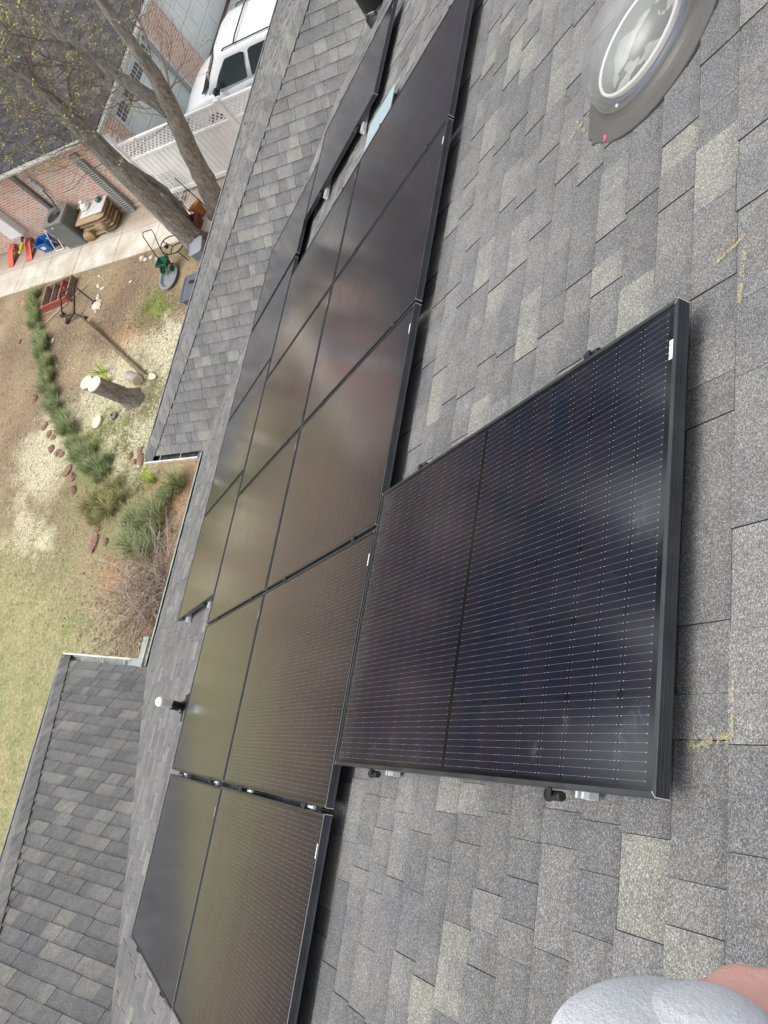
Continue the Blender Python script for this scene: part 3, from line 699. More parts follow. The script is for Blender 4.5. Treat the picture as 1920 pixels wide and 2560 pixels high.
for a, b, wins in ((D1a, D1b, True), (D2a, D2b, False)):
    g = MB(); n = 4; hh = (DZ-GZ-.03)/n
    for i in range(n):
        z0 = GZ+.03+i*hh; g.box((a+.01, YW+.13, z0+.006), (b-.01, YW+.17, z0+hh-.006), ch=.005)
        m = 4
        if not (wins and i == 3):
            for j in range(m):
                xa = a+.12+j*(b-a-.12)/m; xb = xa+(b-a-.12)/m-.12
                g.box((xa, YW+.118, z0+.10), (xb, YW+.128, z0+hh-.10), ch=.006)
    d = bp(g.build('garage_door', M_GD))
    if wins:
        gf = MB(); gp = MB()
        for j in range(4):
            xa = a+.12+j*(b-a-.12)/4; xb = xa+(b-a-.12)/4-.12; z0 = GZ+.03+3*hh+.10; z1 = z0+hh-.2
            gp.box((xa, YW+.112, z0), (xb, YW+.118, z1))
            for (p, q_, r_, s_) in ((xa-.02, xb+.02, z0-.02, z0+.015), (xa-.02, xb+.02, z1-.015, z1+.02), (xa-.02, xa+.012, z0, z1), (xb-.012, xb+.02, z0, z1)): gf.box((p, YW+.104, r_), (q_, YW+.1115, s_))
            for k in range(1, 4): xm = xa+(xb-xa)*k/4; gf.box((xm-.007, YW+.106, z0), (xm+.007, YW+.1118, z1))
            gf.box((xa, YW+.107, (z0+z1)/2-.007), (xb, YW+.1112, (z0+z1)/2+.007))
        f = gf.build('window_frame', M_GD); f.parent = d; f2 = gp.build('window_pane', M_WIN); f2.parent = d
g = MB()
for a, b in ((D1a, D1b), (D2a, D2b)):
    g.box((a-.07, YW-.012, GZ), (a+.01, YW+.13, DZ)); g.box((b-.01, YW-.012, GZ), (b+.07, YW+.13, DZ)); g.box((a-.07, YW-.013, DZ-.003), (b+.07, YW+.13, DZ+.09))
bp(g.build('door_trim', simple('door_trim_paint', (.56, .58, .57), .5, var=.05)))
g = MB(); g.box((20.93, YW-.3, GZ), (21.2, YW-.02, ZEV)); bp(g.build('timber_post', simple('raw_timber', (.55, .36, .19), .8, var=.2, sc=8)))
# roof of the neighbour
org = (XW-.28, YW-.22, ZEV+.02); na = 28; sn, cn, tn_ = math.sin(R(na)), math.cos(R(na)), math.tan(R(na))
m_w = slope_matrix(org, (0, 1, 0), (-cn, 0, -sn), (-sn, 0, cn))
dm = [M_DSH, M_ASPH]
bp(shingles('roof_slope', m_w, 0, 15, -7, 0, clips=[((0, 0, 0), Vector((-1, -cn, 0)).normalized())], mats=dm, seed=21, light=.06, wr=(.12, .34)))
m_s = slope_matrix(org, (1, 0, 0), (0, -cn, -sn), (0, -sn, cn))
m_s = slope_matrix(org, (-1, 0, 0), (0, -cn, -sn), (0, -sn, cn))
q = N('thick_shake', .95, spec=.15); t_ = q.attr()
c1 = q.ramp(t_, [(0, (.07, .068, .068)), (.6, (.105, .10, .10)), (1, (.15, .145, .14))]); q.col(q.mix(1.0, c1, q.ramp(q.noise(16, 4), [(.3, .7), (.7, 1.25)]), 'MULTIPLY')); M_SHAKE = q.mat
bp(shingles('roof_slope', m_s, -14, 0, -7, 0, clips=[((0, 0, 0), Vector((1, -cn, 0)).normalized())], mats=[M_SHAKE, M_ASPH], seed=22, light=.2, wr=(.14, .30), expo=.24))
g = MB()
def trough(a, b, out): 
    a = Vector(a); b = Vector(b); out = Vector(out); pr = [(0, 0), (0, -.11), (.08, -.11), (.12, -.05), (.12, .005), (.105, .005), (.105, -.045), (.075, -.10), (.01, -.10), (.01, 0)]
    A = [a+out*p[0]+Vector((0, 0, p[1])) for p in pr]; B = [b+out*p[0]+Vector((0, 0, p[1])) for p in pr]; n = len(pr)
    for i in range(n): j = (i+1) % n; g.quad(A[i], B[i], B[j], A[j])
    g.add(A, [tuple(range(n))]); g.add(B, [tuple(range(n))])
trough((XW-.27, 27, ZEV), (XW-.27, YW-.35, ZEV), (-1, 0, 0)); trough((XW-.38, YW-.22, ZEV+.001), (24, YW-.22, ZEV+.001), (0, -1, 0))
bp(g.build('gutter', M_GUT))
g = MB(); g.box((XW-.27, YW-.22, ZEV-.13), (XW+.02, 27, ZEV-.115)); g.box((XW+.02, YW-.22, ZEV-.131), (24, YW+.01, ZEV-.116)); bp(g.build('soffit', M_WHITE))
g = MB(); g.box((13.40, YW-.13, GZ+.05), (13.50, YW-.02, ZEV-.25), ch=.008); g.box((13.30, YW-.13, ZEV-.26), (13.42, YW-.025, ZEV-.1), ch=.008)
for z in (-6.9, -6.1, -5.5): g.box((13.392, YW-.138, z), (13.508, YW-.016, z+.03))
bp(g.build('downspout', M_WHITE))
g = MB(); g.box((XW-.10, 16.86, -6.55), (XW-.003, 17.0, ZEV-.12), ch=.01); bp(g.build('conduit', simple('grey_conduit', (.16, .16, .155), .6, var=.2)))
g = MB(); g.box((XW-.09, 16.45, -5.95), (XW-.004, 16.62, -5.62), ch=.012); g.box((XW-.07, 16.48, -5.60), (XW-.004, 16.59, -5.5), ch=.01); bp(g.build('isolator_box', simple('isolator_grey', (.42, .44, .44), .5)))
g = MB(); g.tube([(XW-.05, 16.53, -5.95), (XW-.06, 16.56, -6.2), (XW-.12, 16.60, -6.45), (XW-.2, 16.6, -6.55)], .016, 7); bp(g.build('cable', M_BLKP))

# white wall cabinet
root = empty('wall_cabinet', (13.28, 18.85, -6.9), 'long white metal cabinet hung on the brick wall above the orange ramps', 'cabinet')
g = MB(); g.box((-.0, -.28, .02), (.21, .30, 1.9), ch=.012); g.build('body', simple('cabinet_white', (.68, .70, .71), .4, var=.05), root)
g = MB(); g.box((-.02, -.265, .04), (-.002, .285, 1.88), ch=.005); g.box((.0, -.25, 0.005), (.2, .28, .018)); g.build('door', simple('cabinet_door', (.74, .75, .76), .35, var=.04), root)

# air conditioner
root = empty('air_conditioner', (13.08, 16.565, GZ+.035), 'tall grey outdoor air conditioning unit with a round fan grille on top', 'air conditioner')
q = N('ac_case', .5); x_, y_, z_ = q.xyz(); q.col(q.ramp(q.noise(4, 4), [(.3, (.155, .16, .155)), (.7, (.20, .205, .195))])); M_AC = q.mat
M_ACD = simple('ac_dark', (.05, .052, .052), .6)
def rr(hx, hy, r, z, n=5):
    out = []
    for cx, cy, a0 in ((hx-r, hy-r, 0), (-hx+r, hy-r, 90), (-hx+r, -hy+r, 180), (hx-r, -hy+r, 270)):
        for k in range(n+1): a = R(a0+90*k/n); out.append((cx+r*math.cos(a), cy+r*math.sin(a), z))
    return out
def loft(g, rings, m=0, cap0=True, cap1=True):
    n = len(rings[0]); vs = [p for r in rings for p in r]; fs = []
    for i in range(len(rings)-1):
        for j in range(n): a = i*n+j; b = i*n+(j+1) % n; fs.append((a, b, b+n, a+n))
    if cap0: fs.append(tuple(reversed(range(n))))
    if cap1: fs.append(tuple(range((len(rings)-1)*n, len(rings)*n)))
    g.add(vs, fs, m)
g = MB(); rings = [rr(.32, .385, .06, 0), rr(.32, .385, .06, .05)]
z = .06
while z < .84: rings += [rr(.318, .383, .06, z), rr(.318, .383, .06, z+.012), rr(.304, .369, .05, z+.017), rr(.304, .369, .05, z+.024)]; z += .028
rings += [rr(.32, .385, .06, .85), rr(.325, .39, .06, .86), rr(.325, .39, .06, .915), rr(.315, .38, .055, .925)]
loft(g, rings, cap1=False)
n_ = 24; ring_o = rr(.315, .38, .055, .925)
circ = [(.26*math.cos(2*math.pi*(j+.5)/24), .26*math.sin(2*math.pi*(j+.5)/24), .93) for j in range(24)]
g.add(ring_o+circ, [(i, (i+1) % 24, 24+(i+1) % 24, 24+i) for i in range(24)])
g.lathe([(.26, .93), (.255, .915), (.235, .87), (.2, .83)], 24)
g.build('casing', M_AC, root)
g = MB()
for r_ in [.03+.022*i for i in range(10)]: g.lathe([(r_-.003, .905), (r_, .909), (r_+.003, .905)], 24)
for j in range(4): a = R(45+90*j); g.tube([(0, 0, .90), (.25*math.cos(a), .25*math.sin(a), .905)], .004, 5)
g.build('fan_grille', M_ACD, root)
g = MB(); g.lathe([(0, .86), (.06, .86), (.065, .83)], 16)
for j in range(3):
    a = R(120*j+20); c_, s_ = math.cos(a), math.sin(a)
    g.quad((.05*c_, .05*s_, .85), (.22*c_-.06*s_, .22*s_+.06*c_, .86), (.22*c_+.07*s_, .22*s_-.07*c_, .835), (.05*c_+.03*s_, .05*s_-.03*c_, .835))
g.lathe([(.24, .82), (0, .80)], 24); g.build('fan', M_ACD, root)
g = MB(); g.lathe([(.0, .004), (.045, .003), (.05, 0)], 16, sy=.45, mat=Matrix.Translation((-.325, .08, .80)) @ Matrix.Rotation(R(-90), 4, 'Y') @ Matrix.Rotation(R(90), 4, 'Z')); g.build('badge', M_ALU, root)

# stack of sacks with a slab, a bag and a scoop on top
def sack(x, y, z, lx, ly, h, rot, label, seed, col=(.34, .235, .13)):
    r = random.Random(seed); g = MB(); rings = []; n = 28; m = 6
    mat = simple('sack_paper_%d' % seed, tuple(c*r.uniform(.85, 1.1) for c in col), .85, var=.18, sc=7)
    for k in range(m+1):
        t = k/m; zz = h*t; e = math.sin(math.pi*(.12+.76*t))**.5
        ring = []
        for j in range(n):
            a = 2*math.pi*j/n; cx = abs(math.cos(a))**.3*math.copysign(1, math.cos(a)); sy = abs(math.sin(a))**.3*math.copysign(1, math.sin(a))
            w_ = 1+.05*noise.noise((cx*3+seed, sy*3, t*4)); ring.append((lx/2*cx*e*w_, ly/2*sy*e*w_, zz + .012*noise.noise((cx*4, sy*4+seed, 2))))
        rings.append(ring)
    loft(g, rings); o = g.build('paper_sack', mat, loc=(x, y, z), smooth=False); o.rotation_euler.z = R(rot)
    return tag(o, label, 'sack', 'brown sacks stacked by the air conditioner')
zb = GZ+.04
sack(13.16, 15.55, zb, .58, 1.12, .13, 2, 'lowest flattened brown sack of the stack, on the ground', 1)
sack(13.18, 15.50, zb+.12, .56, 1.10, .13, -3, 'second brown sack from the ground in the stack', 2)
sack(13.15, 15.52, zb+.24, .58, 1.08, .12, 3, 'middle brown sack of the stack', 3, (.30, .21, .12))
sack(13.17, 15.52, zb+.35, .60, 1.12, .12, 0, 'brown sack second from the top of the stack', 4)
sack(13.17, 15.55, zb+.46, .64, 1.16, .13, 1, 'topmost brown sack directly under the pale slab', 5, (.38, .26, .15))
sack(12.86, 15.95, zb+.02, .22, .34, .26, 10, 'small rolled brown sack leaning at the front foot of the stack nearest the air conditioner', 6)
sack(12.88, 15.32, zb+.18, .20, .40, .22, -6, 'small folded brown sack bulging from the front middle of the stack', 7)
root = empty('stone_slab', (13.22, 15.40, zb+.60), 'pale grey slab lying on top of the brown sacks', 'slab')
g = MB(); g.box((-.25, -.44, 0), (.27, .42, .035), ch=.008); g.build('slab', simple('pale_slab', (.58, .58, .56), .6, var=.10, sc=12), root)
g = MB(); g.lathe([(0, .0), (.10, .0), (.135, .06), (.11, .13), (.06, .17), (.045, .20), (.055, .23), (.0, .24)], 16, sx=1.15, mat=None)
for i, v_ in enumerate(g.v): g.v[i] = tuple(Vector(v_)*(1+.12*noise.noise(Vector(v_)*14)))
tag(g.build('plastic_bag', simple('white_bag', (.80, .80, .79), .5, var=.05, sc=10), loc=(13.28, 15.66, zb+.636)), 'knotted white plastic bag on the pale slab', 'bag')
root = empty('scoop', (13.22, 15.35, zb+.64), 'green-headed metal scoop lying across the pale slab', 'scoop')
g = MB(); g.lathe([(0, 0.0), (.07, .005), (.09, .03), (.085, .075), (.0, .095)], 16, mat=Matrix.Translation((.15, -.16, .0))); g.build('scoop_head', simple('dark_green_plastic', (.02, .13, .085), .4), root, smooth=True)
g = MB(); g.tube([(.09, -.10, .03), (-.03, .06, .02), (-.12, .18, .015)], [.008, .007, .010], 7); g.tube([(-.12, .18, .015), (-.17, .19, .015), (-.19, .25, .015), (-.14, .26, .015), (-.12, .18, .015)], .006, 6); g.build('handle', M_ALU, root)
tag((lambda g: (g.tube([(12.84, 15.40, zb+.40), (12.72, 15.2, zb+.22), (12.66, 14.98, zb+.02)], .006, 6), g.build('stick', simple('pale_stick', (.55, .50, .40), .8)))[1])(MB()), 'thin pale stick leaning from the sacks down to the walk', 'stick')

# slotted channel leaning on the wall
root = empty('drain_channel', (13.34, 14.62, GZ+.04), 'tall grey slotted channel standing against the brick wall beside the sacks', 'channel')
M_CH = simple('channel_grey', (.24, .255, .24), .6, var=.15)
g = MB(); g.box((.02, -.13, 0), (.12, .12, 2.0), ch=.004); g.build('body', M_CH, root)
g = MB()
g.box((-.0, -.13, 0), (.018, -.10, 2.0)); g.box((0, .09, 0), (.018, .12, 2.0)); g.box((0.001, -.10, 1.80), (.018, .09, 2.0))
z = .02
while z < 1.8: g.box((.0, -.10, z), (.017, .09, z+.030)); z += .062
g.build('slotted_face', simple('channel_face', (.33, .35, .33), .55, var=.1), root)
g = MB(); g.box((.0182, -.10, .01), (.0196, .09, 1.80)); g.build('slot_shade_sheet', simple('channel_slot_shade', (.05, .055, .05), .8), root)  # dark sheet standing in for the shade inside the slots
root.rotation_euler.y = R(2)

# orange wheel ramps
def ramp(y, label, rot=0):
    root = empty('wheel_ramp', (12.86, y, GZ+.036), label, 'ramp', 'orange wheel ramps by the wall'); m1 = simple('orange_ramp_top%d' % rot, (.55, .10, .055), .6, var=.15, sc=8); m2 = simple('orange_ramp_side%d' % rot, (.36, .055, .03), .6, var=.2)
    g = MB(); w_ = .13; pts = [(0, .02), (.38, .21), (.44, .23), (.60, .24), (.62, .24)]
    for (a, za), (b, zb_) in zip(pts[:-1], pts[1:]): g.add([(a, -w_, za), (b, -w_, zb_), (b, w_, zb_), (a, w_, za), (a, -w_, za-.018), (b, -w_, zb_-.018), (b, w_, zb_-.018), (a, w_, za-.018)], [(0, 1, 2, 3), (7, 6, 5, 4), (0, 4, 5, 1), (2, 6, 7, 3)])
    g.box((.60, -w_, 0), (.625, w_, .24)); g.build('track', m1, root)
    g = MB()
    for s in (-1, 1):
        y_ = s*w_*.93
        g.box((.0, y_-.008, 0), (.62, y_+.008, .02)); g.tube([(.05, y_, .02), (.40, y_, .20)], .012, 6); g.tube([(.40, y_, .01), (.40, y_, .2)], .012, 6); g.tube([(.60, y_, .01), (.42, y_, .2)], .012, 6)
    g.build('side_frame', m2, root); root.rotation_euler.z = R(rot); return root
ramp(19.72, 'orange wheel ramp nearer the edge of the photo, below the white cabinet', -6); ramp(18.82, 'orange wheel ramp beside the blue bin, with the yellow tool on it', 5)
root = empty('power_tool', (13.15, 18.92, GZ+.30), 'yellow and black power tool resting on the second orange ramp', 'power tool')
g = MB(); g.box((-.10, -.05, 0), (.12, .04, .09), ch=.02); g.box((-.22, -.02, .01), (-.08, .07, .05), ch=.015); g.build('body', simple('tool_yellow', (.62, .56, .05), .45), root)
g = MB(); g.tube([(.1, 0, .05), (.22, .06, .1), (.30, .02, .16), (.24, -.06, .12), (.1, -.03, .08)], .014, 7); g.tube([(.12, .05, .05), (.3, .12, .03), (.42, .1, .2)], .02, 7); g.build('handle', M_BLKP, root)
root = empty('recycling_bin', (13.1, 17.95, GZ+.04), 'open blue plastic bin with a white mark between the ramp and the air conditioner', 'bin')
g = MB(); loft(g, [rr(.14, .20, .03, 0), rr(.18, .25, .04, .30), rr(.195, .265, .04, .30), rr(.195, .265, .04, .33), rr(.17, .24, .04, .33), rr(.13, .19, .03, .03)]); g.build('tub', simple('bin_blue', (.012, .12, .42), .4, var=.12), root)
g = MB(); g.box((-.187, -.07, .14), (-.165, .07, .17)); g.box((-.192, -.07, .20), (-.172, .07, .23)); g.box((-.190, -.09, .15), (-.168, -.06, .22)); g.build('mark', M_WHITE, root)
root = empty('folding_step', (13.0, 17.4, GZ+.04), 'folded white-framed step stool leaning beside the air conditioner', 'step stool')
g = MB(); g.tube([(-.15, -.18, .02), (.15, -.14, .52), (.15, .16, .52), (-.15, .16, .02)], .013, 8); g.tube([(-.15, -.18, .02), (-.15, .16, .02)], .013, 8); g.tube([(.1, -.16, .02), (-.02, -.14, .42)], .012, 7); g.tube([(.1, .14, .02), (-.02, .14, .42)], .012, 7); g.build('frame', M_WHITE, root)
g = MB(); g.box((-.11, -.15, .12), (.02, .14, .135), ch=.004); g.box((-.0, -.13, .30), (.14, .13, .315), ch=.004); g.build('tread', M_BLKP, root)

# ================================================================== WHITE VINYL FENCE WITH LATTICE
root = empty('lattice_fence', (13.4, 11.6, GZ), 'white vinyl fence with diagonal lattice along its top, between yard and driveway', 'fence')
FT, FL = GZ+1.86, GZ+1.38
for i, (ya, yb) in enumerate(((9.98, 13.18), (6.9, 9.82))):
    g = MB(); g.box((-.03, ya-11.6, 1.80), (.03, yb-11.6, 1.86), ch=.006); g.box((-.032, ya-11.6, 1.33), (.032, yb-11.6, 1.40), ch=.006); g.box((-.032, ya-11.6, .10), (.032, yb-11.6, .22), ch=.006)
    g.box((-.02, yb-11.6-.03, 1.4), (.02, yb-11.6, 1.8)); g.box((-.02, ya-11.6, 1.4), (.02, ya-11.6+.03, 1.8)); g.build('rail', M_WHITE, root)
    g = MB(); y = ya+.005
    while y < yb-.02: g.box((-.016, y-11.6+.005, .22), (.016, min(y+.150, yb)-11.6-.005, 1.33), ch=.004); y += .155
    g.box((-.004, ya-11.6, .22), (.006, yb-11.6, 1.33)); g.build('board_panel', M_WHITE, root)
    g = MB(); a, b = ya-11.6+.03, yb-11.6-.03; z0, z1 = 1.40, 1.80; h = z1-z0; hw = .018
    for s, xx in ((1, .003), (-1, -.003)):
        k = a-h
        while k < b:
            y0, y1 = (k, k+h) if s > 0 else (k+h, k); za, zb_ = z0, z1
            def clip(y0, y1, za, zb_):
                t0, t1 = 0.0, 1.0
                for lo, hi in ((a, b),):
                    d = y1-y0
                    ta, tb = sorted(((lo-y0)/d, (hi-y0)/d)); t0 = max(t0, ta); t1 = min(t1, tb)
                return t0, t1
            t0, t1 = clip(y0, y1, za, zb_)
            if t1 > t0+.02:
                p = Vector((xx, y0+(y1-y0)*t0, za+(zb_-za)*t0)); r_ = Vector((xx, y0+(y1-y0)*t1, za+(zb_-za)*t1)); d = (r_-p).normalized(); nn = Vector((0, -d.z, d.y))*hw; th = Vector((.0025, 0, 0))
                g.add([p-nn-th, r_-nn-th, r_+nn-th, p+nn-th, p-nn+th, r_-nn+th, r_+nn+th, p+nn+th], [(3, 2, 1, 0), (4, 5, 6, 7), (0, 1, 5, 4), (1, 2, 6, 5), (2, 3, 7, 6), (3, 0, 4, 7)])
            k += .128
    g.build('lattice', M_WHITE, root)
for y in (13.24, 9.90, 6.85):
    g = MB(); g.box((-.065, y-11.6-.065, 0), (.065, y-11.6+.065, 1.90), ch=.01); g.box((-.08, y-11.6-.08, 1.90), (.08, y-11.6+.08, 1.92), ch=.004)
    g.add([(-.075, y-11.6-.075, 1.92), (.075, y-11.6-.075, 1.92), (.075, y-11.6+.075, 1.92), (-.075, y-11.6+.075, 1.92), (0, y-11.6, 1.97)], [(0, 1, 4), (1, 2, 4), (2, 3, 4), (3, 0, 4)]); g.build('post', M_WHITE, root)

# ================================================================== WHITE SUV
root = empty('suv', (15.78, 9.93, GZ+.03), 'white sport utility vehicle with black roof rails parked nose first at the garage', 'car')
M_CAR = simple('car_white', (.70, .71, .73), .22, var=.02, sc=2); M_CAR.node_tree.nodes['Principled BSDF'].inputs['Coat Weight'].default_value = .6
M_CGL = simple('car_glass', (.018, .028, .03), .04, var=.2, sc=3, spec=.7); M_TYRE = simple('tyre', (.02, .02, .02), .8)
# side profile (y forward, z up) half widths per station; body centre x=0
st = [ # y, half width sill, half width belt, z bottom, z belt(shoulder), z top-centre (hood/deck)
 (2.52, .70, .72, .45, .72, .78), (2.42, .84, .84, .32, .86, .93), (2.1, .93, .90, .28, .98, 1.05), (1.5, .97, .94, .28, 1.07, 1.13), (1.32, .975, .945, .28, 1.10, 1.16),
 (.4, .98, .95, .28, 1.14, 1.18), (-1.0, .98, .95, .28, 1.16, 1.2), (-2.2, .96, .93, .30, 1.17, 1.2), (-2.48, .90, .88, .42, 1.14, 1.18)]
g = MB(); rings = []
for y, hs_, hb, zb_, zs, zt_ in st:
    rings.append([(-hs_*.93, y, zb_), (-hs_, y, zb_+.18), (-hs_, y, zs-.28), (-hb, y, zs-.04), (-hb*.93, y, zs+.015), (-hb*.5, y, zt_), (0, y, zt_+.015), (hb*.5, y, zt_), (hb*.93, y, zs+.015), (hb, y, zs-.04), (hs_, y, zs-.28), (hs_, y, zb_+.18), (hs_*.93, y, zb_)])
loft(g, rings); body = g.build('body', M_CAR, root, smooth=True); m_ = body.modifiers.new('sub', 'SUBSURF'); m_.levels = 2; m_.render_levels = 2
# cabin: lower ring at belt, upper ring at roof
low = [(-.90, -2.40), (-.93, -1.0), (-.93, .9), (-.86, 1.42), (-.45, 1.58), (.45, 1.58), (.86, 1.42), (.93, .9), (.93, -1.0), (.90, -2.40)]
top = [(-.72, -2.22), (-.76, -1.0), (-.75, .25), (-.68, .62), (-.36, .74), (.36, .74), (.68, .62), (.75, .25), (.76, -1.0), (.72, -2.22)]
g = MB(); zl, zh = 1.08, 1.80
loft(g, [[(x, y, zl) for x, y in low], [(x*.6+u_*.4, y*.6+v_*.4, zl+.33) for (x, y), (u_, v_) in zip(low, top)], [(x*.15+u_*.85, y*.15+v_*.85, zh-.10) for (x, y), (u_, v_) in zip(low, top)], [(x, y, zh) for x, y in top], [(x*.75, y*.9-.02, zh+.045) for x, y in top]])
cab = g.build('cabin_roof', M_CAR, root, smooth=True)
# glass panes slightly proud of the cabin
def mt_(t):
    for (a, x), (b, y) in zip(((0, 0), (.458, .4), (.861, .85)), ((.458, .4), (.861, .85), (1.01, 1.01))):
        if a <= t <= b: return x+(y-x)*(t-a)/(b-a)
    return t
def cabp(k, t, off):
    i = min(int(k), len(low)-2); f = k-i; m_ = mt_(t)
    l = Vector(low[i]).lerp(Vector(low[i+1]), f); u = Vector(top[i]).lerp(Vector(top[i+1]), f); p = l.lerp(u, m_)
    return Vector((p.x, p.y, zl+(zh-zl)*t)) + off
def pane(k0, k1, tb, tt, s, name='side_window', off=.014, n=12):
    g = MB(); o = Vector((-off, 0, .004)); vs = []
    for i in range(n+1):
        k = k0+(k1-k0)*i/n; h = tt(i/n)
        for j in range(4): vs.append(cabp(k, tb(i/n)+(h-tb(i/n))*j/3, o))
    if s > 0: vs = [Vector((-v.x, v.y, v.z)) for v in vs]
    g.add(vs, [(i*4+j, i*4+j+1, i*4+j+5, i*4+j+4) for i in range(n) for j in range(3)]); g.build(name, M_CGL, root, smooth=True)
for s in (-1, 1):
    pane(1.60, 2.52, lambda x: .10+.03*max(0, .06-x)*10, lambda x: .84-.06*max(0, .08-x)*10 if x < .45 else .84-.70*((x-.45)/.55)**1.7, s)
    pane(.98, 1.52, lambda x: .12, lambda x: .85-.5*max(0, .1-x)-.5*max(0, x-.9), s)
    pane(.10, .90, lambda x: .14, lambda x: .82 if x > .2 else .82-1.5*(.2-x), s)
g = MB(); vs = []; n = 10
for i in range(n+1):
    k = 3.06+2.88*i/n
    for j in range(5): vs.append(cabp(k, .06+.86*j/4, Vector((0, .022, .014))))
g.add(vs, [(i*5+j, i*5+j+1, i*5+j+6, i*5+j+5) for i in range(n) for j in range(4)]); g.build('windscreen', M_CGL, root, smooth=True)
g = MB()
for s in (-1, 1):
    g.tube([(s*.70, .38, zh+.02), (s*.71, .30, zh+.06), (s*.71, -1.9, zh+.06), (s*.70, -2.0, zh+.02)], .016, 8)
for y in (.0, -1.15): g.tube([(-.71, y, zh+.06), (-.5, y, zh+.09), (.5, y, zh+.09), (.71, y, zh+.06)], .016, 8)
g.build('roof_rack', M_BLKP, root)
for s in (-1, 1):
    g = MB(); g.box((s*1.08-.09, .93, 1.12), (s*1.08+.09, 1.03, 1.30), ch=.03); g.box((min(s*.93, s*1.02), .96, 1.14), (max(s*.93, s*1.02), 1.0, 1.19)); g.build('wing_mirror', M_BLKP, root)
    for y in (1.55, -1.5):
        g = MB(); RM = Matrix.Translation((s*.90, y, .36)) @ Matrix.Rotation(R(90), 4, 'Y'); g.lathe([(.20, -.10), (.33, -.11), (.36, -.06), (.36, .06), (.33, .11), (.20, .10)], 28, mat=RM); wl = g.build('wheel', M_TYRE, root)
        g = MB(); g.lathe([(0, -.08), (.2, -.09), (.215, -.1), (.215, .1), (.2, .09), (0, .08)], 20, mat=RM); rm = g.build('rim', M_ALU, wl)
    g = MB(); g.box((min(s*.52, s*.80), 2.36, .72), (max(s*.52, s*.80), 2.47, .86), ch=.03); g.build('headlight', simple('headlight_%d' % s, (.6, .62, .65), .1), root)
    g = MB(); g.box((s*.962-.006, -.105, .55), (s*.962+.006, -.095, 1.1)); g.box((s*.955-.006, 1.18, .5), (s*.955+.006, 1.188, 1.08)); g.box((s*.955-.006, -1.10, .5), (s*.955+.006, -1.092, 1.1)); g.box((s*.962-.006, .10, 1.00), (s*.962+.025, .26, 1.03), ch=.003); g.build('door_handle', simple('handle_grey_%d' % s, (.45, .46, .48), .4), root)
g = MB(); g.tube([(-.7, 1.56, 1.165), (-.1, 1.60, 1.195)], .012, 6); g.tube([(.0, 1.60, 1.195), (.6, 1.56, 1.175)], .012, 6); g.box((-.8, 1.50, 1.135), (.8, 1.60, 1.165), ch=.01); g.build('wiper_cowl', M_BLKP, root)
# ================================================================== TREES
q = N('bark', .95, spec=.1); o_ = q.obj()
n1 = q.noise(9, 6, .7, q.vscale(o_, (1.6, 1.6, .42)), dist=.8); n2 = q.noise(44, 4, .7, q.vscale(o_, (1, 1, .3)))
cc = q.ramp(n1, [(.32, (.14, .125, .11)), (.5, (.285, .262, .232)), (.68, (.44, .41, .37))]); cc = q.mix(1.0, cc, q.ramp(n2, [(.3, .6), (.7, 1.3)]), 'MULTIPLY')
q.col(cc); q.bump(n1, 1.0, .05); M_BARK = q.mat
q = N('twig_bark', .9, spec=.1); q.col(q.ramp(q.noise(3, 4), [(.3, (.16, .125, .10)), (.7, (.34, .29, .24))])); M_TWIG = q.mat
q = N('spring_leaf', .6, spec=.3); q.col(q.ramp(q.attr(), [(0, (.17, .18, .05)), (.5, (.31, .32, .085)), (1, (.42, .39, .17))])); M_LEAF = q.mat
class Tree:
    def __init__(s, seed): s.r = random.Random(seed); s.big = MB(); s.tw = MB(); s.lf = MB(); s.nb = 0
    def leafs(s, p, n):
        r = s.r
        for i in range(n):
            c = p + Vector((r.gauss(0, .05), r.gauss(0, .05), r.gauss(0, .05))); d = Vector((r.gauss(0, 1), r.gauss(0, 1), r.gauss(0, 1)-.4)).normalized()
            e = d.orthogonal().normalized()*r.uniform(.009, .017); L = r.uniform(.04, .08)
            s.lf.add([c, c+d*L*.5+e, c+d*L, c+d*L*.5-e], [(0, 1, 2, 3)], 0, r.random())
    def branch(s, p, d, L, rad, depth, leaf=0.3):
        r = s.r; n = max(4, int(L/.16)); pts = [p]; d = d.normalized()
        for i in range(n):
            d = (d + Vector((r.gauss(0, .17), r.gauss(0, .17), r.gauss(0, .15)+.035))).normalized(); p = p + d*(L/n); pts.append(p)
            if depth > 0 and i > 0 and r.random() < .62:
                ax = d.orthogonal(); ax.rotate(Matrix.Rotation(r.uniform(0, 6.28), 3, d)); nd = (d*.75 + ax.normalized()*r.uniform(.5, 1.1)).normalized()
                s.branch(p, nd, L*r.uniform(.35, .62), rad*(1-i/n)*.55+.0015, depth-1, leaf)
        rads = [max(.0028, rad*(1-.85*i/n)) for i in range(n+1)]
        (s.big if rad > .03 else s.tw).tube(pts, rads, 7 if rad > .03 else (5 if rad > .01 else 3), cap=False)
        if depth <= 1 and r.random() < leaf: s.leafs(p, r.randint(4, 10))
    def finish(s, root):
        s.big.build('trunk', M_BARK, root, smooth=True); s.tw.build('branches', M_TWIG, root); 
        if s.lf.f: s.lf.build('leaves', M_LEAF, root)
def rel(pts, o): return [Vector(p)-Vector(o) for p in pts]
def dens(pts, rads, step=.22):
    P_ = [Vector(p) for p in pts]; op = [P_[0]]; orr = [rads[0]]
    for i in range(len(P_)-1):
        k = max(1, int((P_[i+1]-P_[i]).length/step))
        for j in range(1, k+1):
            t = j/k; op.append(P_[i].lerp(P_[i+1], t)); orr.append(rads[i]*(1-t)+rads[i+1]*t)
    return op, orr
